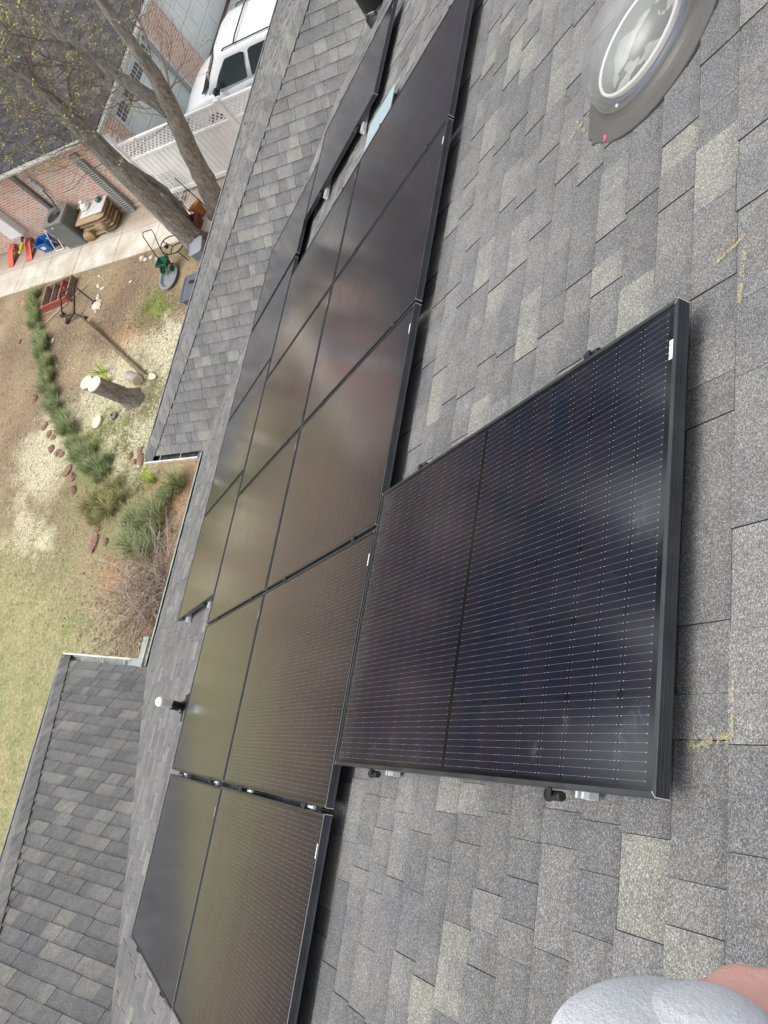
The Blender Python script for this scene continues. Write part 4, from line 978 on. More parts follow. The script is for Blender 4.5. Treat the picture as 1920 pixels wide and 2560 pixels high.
# first tree: nearly upright, with a thin dark second stem
O1 = (11.58, 11.70, GZ)
t1 = empty('tree', O1, 'upright rough-barked tree rising past the drain channel, thin second stem behind it', 'tree', 'bare trees between walk and fence'); T = Tree(5)
pth = rel([(11.58, 11.7, -7.6), (11.60, 11.7, -7.2), (11.63, 11.7, -6.0), (11.70, 11.7, -4.92), (11.76, 11.72, -3.9), (11.80, 11.75, -3.1), (11.80, 11.8, -2.0), (11.7, 11.9, -.8), (11.5, 12.1, .8), (11.3, 12.2, 2.6)], O1)
p_, r_ = dens(pth, [.38, .27, .225, .21, .20, .145, .12, .10, .08, .05]); T.big.tube(p_, r_, 22, wob=.16, ws=3.2)
pth = rel([(12.15, 12.15, -7.6), (12.18, 11.95, -7.0), (12.2, 11.84, -6.3), (12.05, 11.82, -5.6), (11.88, 11.78, -5.0), (11.75, 11.74, -4.5)], O1)
p_, r_ = dens(pth, [.15, .12, .105, .10, .09, .08]); T.big.tube(p_, r_, 12, wob=.25, ws=4)
T.branch(Vector((.05, .08, 3.6)), Vector((-.35, .6, .9)), 2.4, .035, 3, .6); T.branch(Vector((.2, 0, 4.3)), Vector((.55, .5, .8)), 2.6, .05, 3, .6)
T.branch(Vector((.15, 0, 3.5)), Vector((.7, -.2, .5)), 1.7, .045, 3, .5); T.branch(Vector((.2, 0, 5.0)), Vector((-.3, .4, .6)), 2.4, .07, 3, .7)
T.branch(Vector((.1, 0, 3.3)), Vector((-.5, .5, .2)), 1.6, .022, 3, .6); T.branch(Vector((.2, 0, 5.4)), Vector((.5, .7, .3)), 2.4, .05, 3, .7); T.branch(Vector((.1, .05, 2.7)), Vector((-.5, .9, -.1)), 1.5, .016, 2, .4)
T.branch(Vector((.2, .1, 4.0)), Vector((.3, .9, .2)), 2.2, .04, 3, .7); T.branch(Vector((.2, .1, 4.6)), Vector((.8, .5, .1)), 2.2, .03, 3, .7)
for k in range(30): T.branch(Vector((.18, .05, 2.9+.125*k)), Vector((math.sin(k*2.3)*.8, math.cos(k*2.3)*.5+.4, T.r.uniform(-.1, .5))), T.r.uniform(1.2, 2.3), .012, 3 if k % 3 == 0 else 2, .45)
T.finish(t1)
O2 = (12.4, 11.19, GZ)
t2 = empty('tree', O2, 'forked rough-barked tree leaning toward the white car, its bark catching against the fence', 'tree', 'bare trees between walk and fence'); T = Tree(9)
pth = rel([(12.38, 11.25, -7.6), (12.4, 11.1, -7.2), (12.4, 10.6, -5.9), (12.4, 10.08, -4.75), (12.4, 9.80, -4.0), (12.4, 9.66, -3.3), (12.45, 9.58, -2.5), (12.55, 9.5, -1.2), (12.7, 9.3, .6)], O2)
p_, r_ = dens(pth, [.36, .25, .21, .19, .145, .11, .095, .08, .05]); T.big.tube(p_, r_, 22, wob=.16, ws=3.2)
pth = rel([(12.4, 10.15, -4.75), (12.4, 10.36, -4.2), (12.4, 10.55, -3.7), (12.4, 10.74, -2.95), (12.4, 11.05, -2.27), (12.4, 11.4, -1.6), (12.2, 12.0, -.4)], O2)
p_, r_ = dens(pth, [.155, .135, .11, .095, .08, .06, .04]); T.big.tube(p_, r_, 16, wob=.3, ws=3)
T.branch(Vector((0, -1.1, 2.7)), Vector((.7, -.3, .35)), 1.9, .03, 3, .12); T.branch(Vector((0, -.8, 2.2)), Vector((.6, .5, .3)), 1.8, .02, 3, .1)
T.branch(Vector((0, -1.4, 3.4)), Vector((.7, .2, .5)), 2.0, .035, 3, .25); T.branch(Vector((0, -.6, 3.7)), Vector((.3, .7, .6)), 2.3, .05, 3, .6)
T.branch(Vector((0, -.4, 4.5)), Vector((-.5, .3, .7)), 2.0, .05, 3, .7); T.branch(Vector((0, -.1, 5.2)), Vector((.6, .6, .6)), 2.2, .04, 3, .7)
T.branch(Vector((0, -1.5, 4.0)), Vector((.8, -.1, .2)), 1.6, .016, 3, .1); T.branch(Vector((0, -1.2, 3.0)), Vector((.2, -.9, .3)), 1.5, .018, 2, .1)
for k in range(26): T.branch(Vector((0, -.8+.08*k, 2.9+.125*k)), Vector((math.sin(k*2.1)*.9, math.cos(k*2.1)*.6+.2, T.r.uniform(-.1, .5))), T.r.uniform(1.1, 1.9), .013, 3 if k % 3 == 0 else 2, .28)
T.finish(t2)

# ================================================================== PLANTS
def gmat(name, a, b, c):
    q = N(name, .75, spec=.25); q.col(q.ramp(q.attr(), [(0, a), (.5, b), (1, c)])); return q.mat
M_LIR = gmat('liriope_blades', (.085, .125, .04), (.22, .275, .11), (.47, .49, .28))
M_SED = gmat('dry_sedge_blades', (.14, .15, .05), (.32, .31, .13), (.54, .49, .26))
M_YUC = gmat('bright_blades', (.16, .28, .03), (.34, .48, .06), (.55, .60, .14))
M_DRY = gmat('lawn_blades', (.20, .17, .08), (.42, .37, .20), (.62, .57, .36))
def clump_mesh(name, mat, n, rad, ln, wd, seed, droop=1.0, up=1.0):
    r = random.Random(seed); g = MB()
    for i in range(n):
        a = r.uniform(0, 6.283); c = Vector((math.cos(a), math.sin(a), 0)); b = c*rad*math.sqrt(r.random()); L = ln*r.uniform(.6, 1.15); wv = Vector((-c.y, c.x, 0))*wd; a2 = a+r.gauss(0, .5); c = Vector((math.cos(a2), math.sin(a2), 0)); tn = r.random()**1.3
        lean = r.uniform(.25, .95)*droop; p = b; prev = None
        for k in range(5):
            t = k/4; el = 1.25*up - lean*1.7*t
            q_ = (wv*(1-t*.85))
            cur = (p-q_, p+q_)
            if prev: g.quad(prev[0], prev[1], cur[1], cur[0], 0, min(1, tn*.8+t*.25))
            prev = cur; p = p + (c*math.cos(el)+Vector((0, 0, math.sin(el))))*(L/4)
    me = g.build(name, mat); return me
ONES = ['first', 'second', 'third', 'fourth', 'fifth', 'sixth', 'seventh', 'eighth', 'ninth', 'tenth', 'eleventh', 'twelfth', 'thirteenth', 'fourteenth', 'fifteenth', 'sixteenth', 'seventeenth', 'eighteenth', 'nineteenth', 'twentieth']
TENS = {3: 'thirty', 4: 'forty', 5: 'fifty', 6: 'sixty'}
def ordinal(i):
    n = i+1
    if n > 30: return TENS[n//10][:-1] + 'ieth' if n % 10 == 0 else TENS[n//10] + '-' + ONES[n % 10-1]
    return ONES[i] if i < 20 else ('twenty-' + ONES[i-20] if i < 29 else ('thirtieth' if i == 29 else 'thirty-' + ONES[i-30]))
def place(src, pts, label, cat, group, z=GZ, labels=None, smin=.85, smax=1.2, seed=1):
    r = random.Random(seed)
    for i, (x, y, *s_) in enumerate(pts):
        o = src[i % len(src)] if i < len(src) else src[i % len(src)].copy()
        if i >= len(src): C.objects.link(o)
        k = (s_[0] if s_ else 1)*r.uniform(smin, smax); o.location = (x, y, z); o.rotation_euler = (0, 0, r.uniform(0, 6.28)); o.scale = (k, k, k*r.uniform(.9, 1.1))
        tag(o, label % ordinal(i), cat, group)
lir = [clump_mesh('grass_clump', M_LIR, 300, .20, .38, .0075, s) for s in (1, 2, 3)]
hl_ = [(11.45, 17.85), (11.05, 17.75), (10.72, 17.45), (10.35, 17.35), (10.15, 17.0), (9.8, 16.85), (9.55, 16.5), (9.25, 16.42), (9.0, 16.1), (8.72, 16.05), (8.5, 15.75), (8.2, 15.72), (8.0, 15.4), (7.72, 15.35), (7.55, 15.05), (7.25, 14.9), (7.1, 14.55), (6.85, 14.35), (6.75, 14.0), (6.45, 13.95), (6.4, 13.6), (6.1, 13.55), (6.2, 13.15), (5.85, 13.1), (5.75, 12.75), (5.95, 12.45), (5.5, 12.5), ]
hl_ = [p for k in range(len(hl_)) for p in (hl_[k], ((hl_[k][0]+hl_[min(k+1, len(hl_)-1)][0])/2+.08*math.sin(k*2.7), (hl_[k][1]+hl_[min(k+1, len(hl_)-1)][1])/2+.08*math.cos(k*1.9)))][:-1]
place(lir, hl_, '%s dark green grass clump of the winding border, counting from the concrete walk', 'grass clump', 'green clumps of the bed border', seed=2, smin=.5, smax=.85)
sed = [clump_mesh('sedge_clump', M_SED, 330, .24, .42, .007, s, 1.0) for s in (11, 12)]
place(sed, [(5.0, 12.25), (4.75, 11.95), (4.55, 12.3), (5.25, 12.0), (4.85, 12.55), (4.95, 11.7)], '%s yellowish drooping grass clump past the end of the green border', 'grass clump', 'yellowish clumps by the stones', seed=3, smin=.6, smax=1.0)
sed2 = [clump_mesh('sedge_clump', M_LIR, 330, .26, .50, .007, s, 1.0) for s in (13, 14)]
place(sed2, [(4.95, 10.3), (4.7, 10.65), (4.5, 10.35), (4.25, 10.75), (4.1, 10.35), (4.45, 10.95), (3.85, 10.7), (3.75, 10.3), (5.2, 10.05), (4.0, 11.0)], '%s long-bladed grey-green clump by the roof gutter, counting from the orange clay', 'grass clump', 'long grey-green clumps near the gutter', seed=4, smin=.55, smax=.85)
yuc = clump_mesh('daylily', M_YUC, 34, .06, .36, .013, 21, .7); yuc2 = yuc.copy(); C.objects.link(yuc2); yuc3 = yuc.copy(); C.objects.link(yuc3)
for o, p, l in ((yuc, (5.33, 10.82), 'lone bright green strappy plant on the orange clay near the gutter'), (yuc2, (8.30, 13.60), 'bright yellow-green strappy plant behind the cut end of the stump'), (yuc3, (8.05, 13.35), 'smaller bright strappy plant touching the stump side')):
    o.location = (*p, GZ); tag(o, l, 'plant'); 
yuc2.scale = (1.1,)*3; yuc3.scale = (.8,)*3; yuc2.rotation_euler.z = 2
gt = [clump_mesh('grass_tuft', gmat('fresh_grass', (.14, .16, .05), (.27, .30, .09), (.42, .42, .20)), 120, .26, .08, .004, s, .8) for s in (31, 32)]
gpts = [(random.Random(i+300).uniform(4.9, 7.0), random.Random(i+400).gauss(12.3, .55)) for i in range(34)] + [(random.Random(i+500).gauss(5.6, .5), random.Random(i+600).gauss(11.3, .4)) for i in range(12)] + [(random.Random(i).gauss(9.95, .33), random.Random(i+99).gauss(12.45, .5)) for i in range(14)] + [(7.72+random.Random(i).gauss(0, .16), 11.85+random.Random(i+50).gauss(0, .16)) for i in range(5)] + [(6.95+random.Random(i).gauss(0, .2), 12.9+random.Random(i+70).gauss(0, .2)) for i in range(6)] + [(6.3+random.Random(i).gauss(0, .35), 13.1+random.Random(i+170).gauss(0, .3)) for i in range(6)]
gpts += [(random.Random(i+700).gauss(x, .28), random.Random(i+800).gauss(y, .28)) for i, (x, y) in enumerate(((6.2, 13.6), (6.6, 14.1), (5.9, 13.0), (5.5, 12.6), (7.1, 14.7), (7.6, 15.1), (8.2, 15.6), (5.2, 12.1), (4.8, 11.6), (4.9, 10.7), (5.4, 10.5), (5.6, 11.2), (9.2, 16.3), (9.9, 16.8), (8.8, 15.9), (3.9, 11.2), (4.4, 11.1)))]
r = random.Random(5); g = MB(); srcs = [[(Vector(v.co)) for v in s.data.vertices] for s in gt]; fcs = [[tuple(p.vertices) for p in s.data.polygons] for s in gt]; mt = gt[0].data.materials[0]
for x, y in gpts:
    k = r.randrange(2); a = r.uniform(0, 6.28); RM = Matrix.Translation((x, y, GZ)) @ Matrix.Rotation(a, 4, 'Z') @ Matrix.Scale(r.uniform(.6, 1.1), 4)
    b = len(g.v); g.v.extend([tuple(RM @ v) for v in srcs[k]])
    for f in fcs[k]: g.f.append(tuple(b+i for i in f)); g.m.append(0); g.t.append(r.random())
for s in gt: bpy.data.objects.remove(s)
tag(g.build('green_grass', mt), 'fresh green grass growing in patches on the bare yard', 'grass', kind='stuff')
# dormant lawn blades and litter
r = random.Random(77); g = MB()
def inrect(): return r.uniform(-6, 12), r.uniform(8.4, 20)
cnt = 0
while cnt < 42000:
    x, y = inrect()
    dl = ((x+1.5)**2+(y-15.5)**2)**.5
    pdn = .9 if dl < 7 else .42
    if noise.noise((x*.7, y*.7, 0))*.5+.5 > pdn+.1 or x > 11.75 and y > 7: continue
    cnt += 1
    a = r.uniform(0, 6.28); L = r.uniform(.03, .075); z = r.uniform(.0, .035); e = Vector((math.cos(a), math.sin(a), r.uniform(-.1, .7)))*L; wv = Vector((-math.sin(a), math.cos(a), 0))*r.uniform(.004, .008)
    p = Vector((x, y, GZ+.002)); tn = min(1, max(0, .5+.6*noise.noise((x*1.3, y*1.3, 5))+r.uniform(-.3, .3)))
    g.add([p-wv, p+wv, p+e], [(0, 1, 2)], 0, tn)
tag(g.build('dry_grass', M_DRY), 'straw-coloured dormant lawn grass', 'grass', kind='stuff')
M_CHIP = gmat('sawdust_chips', (.48, .40, .24), (.72, .66, .46), (.86, .83, .66))
g = MB()
for bx, by, br, n in ((7.9, 13.1, 1.0, 4200), (6.2, 11.9, .8, 2400), (6.3, 14.9, .95, 3200), (8.6, 11.7, .8, 1800), (4.3, 14.7, .5, 700), (7.2, 12.4, 1.2, 1800)):
    for i in range(n):
        x, y = bx+r.gauss(0, br*.55), by+r.gauss(0, br*.55); 
        if noise.noise((x*1.8, y*1.8, 2)) < -.12 or x > 11.7: continue
        a = r.uniform(0, 6.28); s_ = r.uniform(.008, .022); e = Vector((math.cos(a), math.sin(a), r.uniform(-.3, .3)))*s_; f = Vector((-math.sin(a), math.cos(a), r.uniform(-.2, .2)))*s_*.6; p = Vector((x, y, GZ+.012))
        g.add([p-e, p-f, p+e, p+f], [(0, 1, 2, 3)], 0, r.random())
tag(g.build('sawdust', M_CHIP), 'pale sawdust and wood chips scattered around the stump', 'sawdust', kind='stuff')
# dead leaves
M_DLF = gmat('dead_leaves', (.12, .085, .06), (.28, .20, .14), (.46, .36, .26)); g = MB()
for i in range(5200):
    if r.random() < .62: x, y = r.gauss(3.0, .9), r.gauss(9.9, .8)
    else: x, y = r.uniform(2, 11.6), r.uniform(8.6, 18)
    if y < 8.0: continue
    a = r.uniform(0, 6.28); s_ = r.uniform(.012, .035); e = Vector((math.cos(a), math.sin(a), r.uniform(-.4, .4)))*s_; f = Vector((-math.sin(a), math.cos(a), r.uniform(-.3, .3)))*s_*.6; p = Vector((x, y, GZ+.02)); g.add([p-e, p-f, p+e, p+f], [(0, 1, 2, 3)], 0, r.random())
tag(g.build('dead_leaves', M_DLF), 'brown fallen leaves under the bare shrub', 'leaves', kind='stuff')
# bare arching shrub
root = empty('bare_shrub', (2.9, 9.75, GZ), 'leafless shrub of tangled arching twigs beside the near gutter corner', 'shrub')
q = N('shrub_twigs', .9, spec=.1); q.col(q.ramp(q.attr(), [(0, (.19, .14, .115)), (.5, (.36, .29, .24)), (1, (.54, .48, .42))])); g = MB(); r = random.Random(31)
for i in range(210):
    a = r.uniform(0, 6.28); el = r.uniform(.35, 1.45); p = Vector((r.gauss(0, .38), r.gauss(0, .22), 0)); d = Vector((math.cos(a)*math.cos(el), math.sin(a)*math.cos(el), math.sin(el))); L = r.uniform(.7, 1.7); n = 10; pts = [p.copy()]; tn = r.random()
    bend = Vector((r.gauss(0, .08), r.gauss(0, .08), -r.uniform(.02, .20)))
    for k in range(n):
        d = (d + bend + Vector((r.gauss(0, .07), r.gauss(0, .07), r.gauss(0, .05)))).normalized(); p = p + d*(L/n)
        if p.z < .03: p.z = .03
        pts.append(p.copy())
        if k > 2 and r.random() < .30:
            p2 = p.copy(); d2 = (d + Vector((r.gauss(0, .7), r.gauss(0, .7), r.gauss(0, .5)))).normalized(); pp = [p2.copy()]
            for m_ in range(4): d2 = (d2 + Vector((r.gauss(0, .15), r.gauss(0, .15), r.gauss(0, .1)-.03))).normalized(); p2 = p2 + d2*r.uniform(.05, .13); pp.append(p2.copy())
            g.tube(pp, [.0035, .003, .0026, .0022, .002], 3, t=tn, cap=False)
    g.tube(pts, [.0075*(1-.7*k/n) for k in range(n+1)], 4, t=tn, cap=False)
g.build('twigs', q.mat, root)

# ================================================================== STUMP, LOGS, STONES
root = empty('tree_stump', (7.42, 12.2, GZ), 'tall dark tree stump with two fresh pale cut faces, in the sawdust', 'stump')
g = MB(); rings = []; n = 36
tops = ((-.06, .02, .17), (.16, .26, .15))
def lobe(a, t):
    base = .30*(1+.22*math.sin(3*a+1)+.10*math.sin(5*a)) if t < .001 else .0
    dx, dy = math.cos(a), math.sin(a); best = 0
    c1, c2 = Vector((-.10*t, -.02*t)), Vector((-.02*t, .27*t))
    cc_ = (c1+c2)/2
    for c, rr_ in ((c1, .19), (c2, .17)):
        oc = cc_-c; b_q = oc.x*dx+oc.y*dy; c_q = oc.length_squared-rr_**2; D_ = b_q*b_q-c_q
        if D_ > 0: best = max(best, -b_q+math.sqrt(D_))
    fl = max(0, 1-t*2.2)**2
    rr_ = best*(1+.55*fl*(1+.5*math.sin(3*a+1)+.3*math.sin(5*a+2)))
    return cc_.x+dx*rr_, cc_.y+dy*rr_
for k in range(15):
    t = k/14; ring = []
    for j in range(n):
        a = 2*math.pi*j/n; x, y = lobe(a, t); w_ = 1+.05*noise.noise((x*9, y*9, t*3)); ring.append((x*w_-.10*t, y*w_+.05*t, 1.12*t-.05))
    rings.append(ring)
loft(g, rings, cap0=False, cap1=False); g.build('bark_trunk', M_BARK, root, smooth=True)
q = N('fresh_cut_wood', .7, spec=.2); x_, y_, z_ = q.xyz(); rd = q.m('SQRT', q.m('ADD', q.m('MULTIPLY', x_, x_), q.m('MULTIPLY', y_, y_)))
q.col(q.mix(q.mr(q.m('SINE', q.m('MULTIPLY', q.m('ADD', rd, q.m('MULTIPLY', q.noise(6), .02)), 260.0)), -1, 1, 0, .3), q.ramp(rd, [(0, (.50, .36, .20)), (.035, (.72, .66, .50)), (.14, (.76, .71, .56))]), (.66, .56, .38))); M_CUT = q.mat
for cx, cy, rr_ in ((-.20, .03, .182), (-.12, .32, .162)):
    g = MB(); g.lathe([(rr_, -.02), (rr_*1.0, .012), (rr_*.98, .018), (0, .02)], 28, sy=1.05); g.build('cut_face', M_CUT, root, mw=Matrix.Translation((cx, cy, 1.075)))
def log(p0, p1, rad, label, name='log', mat=None, cat='log', n=14, cuts=True):
    p0, p1 = Vector(p0), Vector(p1); root = empty(name, p0, label, cat); d = p1-p0; g = MB(); k = 9
    g.tube([d*(i/k) + Vector((0, 0, .01*math.sin(i*1.7))) for i in range(k+1)], [rad*(1+.05*math.sin(i*2.1)) for i in range(k+1)], n, wob=.15, ws=7, cap=not cuts); g.build('bark', mat or M_BARK, root, smooth=cuts)
    if cuts:
        for e, s in ((Vector(), -1), (d, 1)): 
            g = MB(); g.lathe([(rad*.97, 0), (rad*.9, .004), (0, .005)], 16); RM = (d*s).normalized().to_track_quat('Z', 'Y').to_matrix().to_4x4(); RM.translation = e + (d.normalized()*s*.002); g.build('cut_end', M_CUT, root, mw=RM)
    return root
M_POLE = simple('weathered_pole', (.19, .145, .085), .85, var=.35, sc=9)
log((7.95, 12.0, GZ+.06), (10.0, 15.0, GZ+.16), .052, 'long thin brown pole lying from the metal stand towards the roof', 'wooden_pole', M_POLE, 'pole')
log((8.02, 12.52, GZ+.12), (7.85, 12.15, GZ+.12), .12, 'short pale-barked log end by the foot of the pole', 'log', simple('pale_bark', (.40, .36, .31), .9, var=.3, sc=12, bump=.5))
g = MB(); g.lathe([(.16, 0), (.165, .05), (.155, .06), (0, .062)], 28, sy=.8); tag(g.build('log_slice', M_CUT, loc=(6.96, 13.27, GZ+.01)), 'round pale log slice lying flat below the stump', 'log slice')
g = MB(); g.lathe([(.0, -.012), (.19, -.01), (.20, .01), (.0, .014)], 24, sy=.38); o = g.build('log_slice', M_CUT, loc=(7.95, 11.86, GZ+.03)); o.rotation_euler = (0, .1, 1.2); tag(o, 'narrow pale split of wood beside the stump base', 'log slice')
g = MB(); g.lathe([(.03, .0), (.09, .02), (.10, .07), (.03, .10)], 14); tag(g.build('knot_block', M_BARK, loc=(7.05, 12.75, GZ)), 'small dark knotty chunk of wood on the green patch below the stump', 'wood chunk')
def stone_mesh(seed, s, col):
    r = random.Random(seed); bm = bmesh.new(); bmesh.ops.create_icosphere(bm, subdivisions=2, radius=1)
    for v in bm.verts:
        k = 1+.35*noise.noise(v.co*1.3+Vector((seed*3.1, 0, 0)))+.1*noise.noise(v.co*4+Vector((0, seed, 0))); v.co = Vector((v.co.x*s[0]*k, v.co.y*s[1]*k, max(-.4, v.co.z)*s[2]*k))
    me = bpy.data.meshes.new('stone'); bm.to_mesh(me); bm.free(); me.materials.append(col); return me
M_RED = simple('red_sandstone', (.26, .155, .11), .9, var=.3, sc=9, bump=.4); M_OCH = simple('ochre_stone', (.52, .27, .09), .9, var=.25, sc=9, bump=.4); M_PALE = simple('pale_stone', (.60, .54, .44), .9, var=.2, sc=9, bump=.3)
def stones(pts, mats, base, cat, group, lab, seed):
    r = random.Random(seed); meshes = [stone_mesh(seed*10+i, base, mats[i % len(mats)]) for i in range(5)]
    for i, (x, y, s) in enumerate(pts):
        o = bpy.data.objects.new('stone', meshes[i % 5]); C.objects.link(o); s *= r.uniform(.65, 1.45); o.location = (x+r.gauss(0, .05), y+r.gauss(0, .05), GZ+.015); o.scale = (s*r.uniform(.7, 1.4), s*r.uniform(.7, 1.4), s*.8); o.rotation_euler = (0, 0, r.uniform(0, 6.28)); tag(o, lab % ordinal(i), cat, group)
stones([(6.9, 15.05, 1), (6.72, 14.85, 1.1), (6.5, 14.72, .9), (6.3, 14.5, 1.1), (6.15, 14.25, 1), (5.75, 13.85, 1), (5.6, 13.6, .9), (5.3, 13.35, 1.1), (5.15, 13.05, 1), (4.9, 12.85, 1), (4.72, 12.6, .9), (4.5, 12.5, .9), (4.3, 12.25, 1.1), (4.05, 12.05, 1.2), (3.95, 11.75, 1.3), (7.1, 15.3, .8), (8.0, 16.15, .9), (8.35, 16.25, 1.1), (10.0, 17.7, .8)], [M_RED, M_RED, simple('brown_stone', (.22, .13, .09), .9, var=.3, sc=8, bump=.4)], (.11, .085, .06), 'stone', 'reddish edging stones along the bed', '%s reddish-brown stone edging the bed along the lawn', 3)
stones([(11.25, 18.25, 1.5), (11.45, 17.35, 1), (10.9, 17.6, 1)], [M_OCH], (.11, .09, .07), 'stone', 'ochre stones by the border end', '%s ochre stone near the walk end of the grass border', 4)
stones([(11.1, 15.1, 1), (11.0, 14.9, .8), (10.75, 14.85, 1.2), (10.5, 14.75, 1.4), (10.35, 14.8, .9), (11.5, 15.05, .6), (11.45, 13.5, .9), (11.55, 13.25, .7), (11.6, 16.5, 1), (11.4, 16.2, .8), (10.2, 14.8, .6), (9.1, 13.1, .5), (9.0, 13.4, .5), (10.9, 13.8, .4), (11.5, 13.0, .5), (9.7, 16.2, .7), (11.55, 16.9, 1.1)], [M_PALE], (.09, .06, .04), 'stone', 'pale stones along the walk', '%s small pale stone on the soil beside the walk, from the red frame outward', 6)
stones([(5.95, 11.75, 1), (5.85, 11.6, .9), (6.1, 11.55, .8), (6.0, 11.35, 1.1), (5.75, 11.35, .9)], [M_RED], (.12, .09, .07), 'stone', 'dark stones under the wing corner', '%s dark reddish stone by the corner of the far wing gutter', 7)
stones([(3.6, 9.35, 1.2), (2.6, 9.15, 1.3), (4.2, 10.0, 1.2), (3.2, 10.15, 1.1), (2.3, 9.3, 1.0)], [M_RED], (.14, .11, .06), 'stone', 'flat stones under the shrub', '%s flat red stone under the bare shrub', 8)
o = bpy.data.objects.new('stone', stone_mesh(91, (.08, .08, .07), M_PALE)); C.objects.link(o); o.location = (11.58, 13.55, GZ+.03); tag(o, 'largest white stone beside the walk edge, left of the green spreader', 'stone')

# red timber frame, sticks, rusty stand
root = empty('timber_frame', (11.2, 16.6, GZ+.02), 'low red and white painted timber frame with two cross boards lying by the walk', 'frame')
M_RP = simple('faded_red_paint', (.36, .085, .06), .75, var=.25, sc=9); M_BW = simple('grey_brown_wood', (.22, .15, .11), .85, var=.3, sc=9); M_WP = simple('white_painted_wood', (.62, .62, .64), .7, var=.15, sc=9)
RZ = Matrix.Rotation(R(8), 4, 'Z')
g = MB(); g.box((-.42, -.52, .0), (-.37, .52, .20), mat=RZ, ch=.004); g.box((-.02, -.30, 0), (.02, -.26, .16), mat=RZ); g.build('front_board', M_RP, root)
g = MB(); g.box((.32, -.5, 0), (.36, .5, .17), mat=RZ, ch=.004); g.box((-.37, -.52, 0), (.32, -.47, .18), mat=RZ, ch=.004); g.box((-.37, .47, 0), (.32, .52, .18), mat=RZ, ch=.004); g.box((-.37, .16, .0), (.32, .20, .16), mat=RZ, ch=.004); g.build('side_board', M_BW, root)
g = MB(); g.box((-.37, -.17, .0), (.32, -.13, .165), mat=RZ, ch=.004); g.build('cross_board', M_RP, root)
g = MB(); g.box((-.37, -.4, -.01), (.2, -.2, .02), mat=RZ); g.box((-.37, -.10, -.01), (.25, .12, .022), mat=RZ); g.box((-.37, .24, -.01), (.15, .44, .019), mat=RZ); g.box((-.425, -.5, -.012), (-.30, .5, -.002), mat=RZ); g.build('white_board', M_WP, root)
for i, (a, b, l, wd) in enumerate((((10.35, 16.85, .02), (11.25, 15.55, .05), 'longest pale batten lying under the stand and the red frame', .03), ((10.45, 16.5, .015), (10.62, 16.2, .02), 'short pale stick on the soil between the grass border and the stand', .015), ((10.2, 15.0, .015), (9.95, 14.3, .02), 'curved pale twig lying past the stand', .012), ((11.5, 17.3, .03), (10.9, 17.7, .015), 'pale lath lying at the corner of the red frame', .02), ((11.62, 16.3, .03), (11.5, 16.85, .04), 'pale scrap board on the walk edge beyond the red frame', .035))):
    g = MB(); g.tube([Vector((*a[:2], GZ+a[2])), (Vector((*a[:2], GZ+a[2]))+Vector((*b[:2], GZ+b[2])))/2+Vector((.01, 0, .01)), Vector((*b[:2], GZ+b[2]))], wd*.6, 4); tag(g.build('stick', simple('stick_wood_%d' % i, (.48, .40, .28), .85, var=.2)), l, 'stick')
root = empty('metal_stand', (10.55, 15.55, GZ), 'rusty black metal stand with angled feet tipped over on the soil', 'stand')
M_RUST = simple('rusty_black_metal', (.045, .030, .026), .7, .3, var=.5, sc=14)
g = MB()
A = Vector((.28, .42, .42)); B = Vector((.35, -.15, .45)); Cc = Vector((-.28, -.10, .16)); D = Vector((-.25, .45, .12))
for a, b, rr_ in ((A, B, .022), (B, Cc, .026), (Cc, D, .022), (D, A, .022), (A, (B+Cc)/2, .018)): g.tube([a, (a+b)/2, b], rr_, 8)
g.build('tube_frame', M_RUST, root)
for a, b in ((B, Vector((.02, -.62, .05))), (Cc, Vector((-.42, -.42, .04))), (D, Vector((-.10, .62, .05))), (Cc, Vector((-.36, .30, .05)))):
    g = MB(); g.tube([a, b], .024, 8); d = (b-a).normalized(); s_ = d.cross(Vector((0, 0, 1))).normalized()*.055
    g.tube([b-s_, b+s_], .030, 8); g.tube([b-s_*1.3, b-s_*.5], .042, 10); g.tube([b+s_*.5, b+s_*1.3], .042, 10); g.build('foot', M_RUST, root)
g = MB(); g.lathe([(0, -.01), (.055, -.01), (.06, .02), (.0, .03)], 12, mat=Matrix.Translation(Cc+Vector((.02, .03, .03)))); g.build('hub', simple('rust', (.14, .07, .045), .8, var=.3), root)

# spreader, tray, hose hoop, totes
root = empty('oval_tray', (10.72, 12.28, GZ), 'shallow oval grey plastic tray lying on the soil under the green spreader', 'tray')
M_GP = simple('grey_plastic', (.235, .25, .265), .5, var=.12)
g = MB(); g.lathe([(0, .02), (.27, .02), (.33, .08), (.40, .09), (.41, .07), (.35, .05), (.29, .0), (0, 0)], 40, sx=1.0, sy=.72, mat=Matrix.Rotation(R(20), 4, 'Z')); g.build('shell', M_GP, root, smooth=False)
root = empty('seed_spreader', (10.95, 12.3, GZ+.08), 'green push spreader with a long black handle and orange knob, standing on the tray', 'spreader')
M_GRN = simple('spreader_green', (.008, .115, .055), .4, var=.15)
g = MB()
def hop(s, z): return [(s*x, s*1.25*y, z) for x, y in ((.13, .13), (-.13, .13), (-.13, -.13), (.13, -.13))]
loft(g, [hop(.35, .06), hop(1.0, .26), hop(1.06, .26), hop(1.06, .285), hop(.94, .285), hop(.3, .09)], cap1=True); g.build('hopper', M_GRN, root)
g = MB(); 
for s in (-1, 1): g.tube([(-.02, s*.09, .15), (-.18, s*.11, .02)], .014, 6); g.tube([(-.02, s*.09, .15), (.10, s*.11, .02)], .014, 6)
g.build('base_frame', M_GRN, root)
for s in (-1, 1):
    g = MB(); RM = Matrix.Translation((-.08, s*.15, .07)) @ Matrix.Rotation(R(90), 4, 'X'); g.lathe([(.02, -.02), (.07, -.025), (.085, -.015), (.085, .015), (.07, .025), (.02, .02)], 20, mat=RM); g.build('wheel', M_GRN, root)
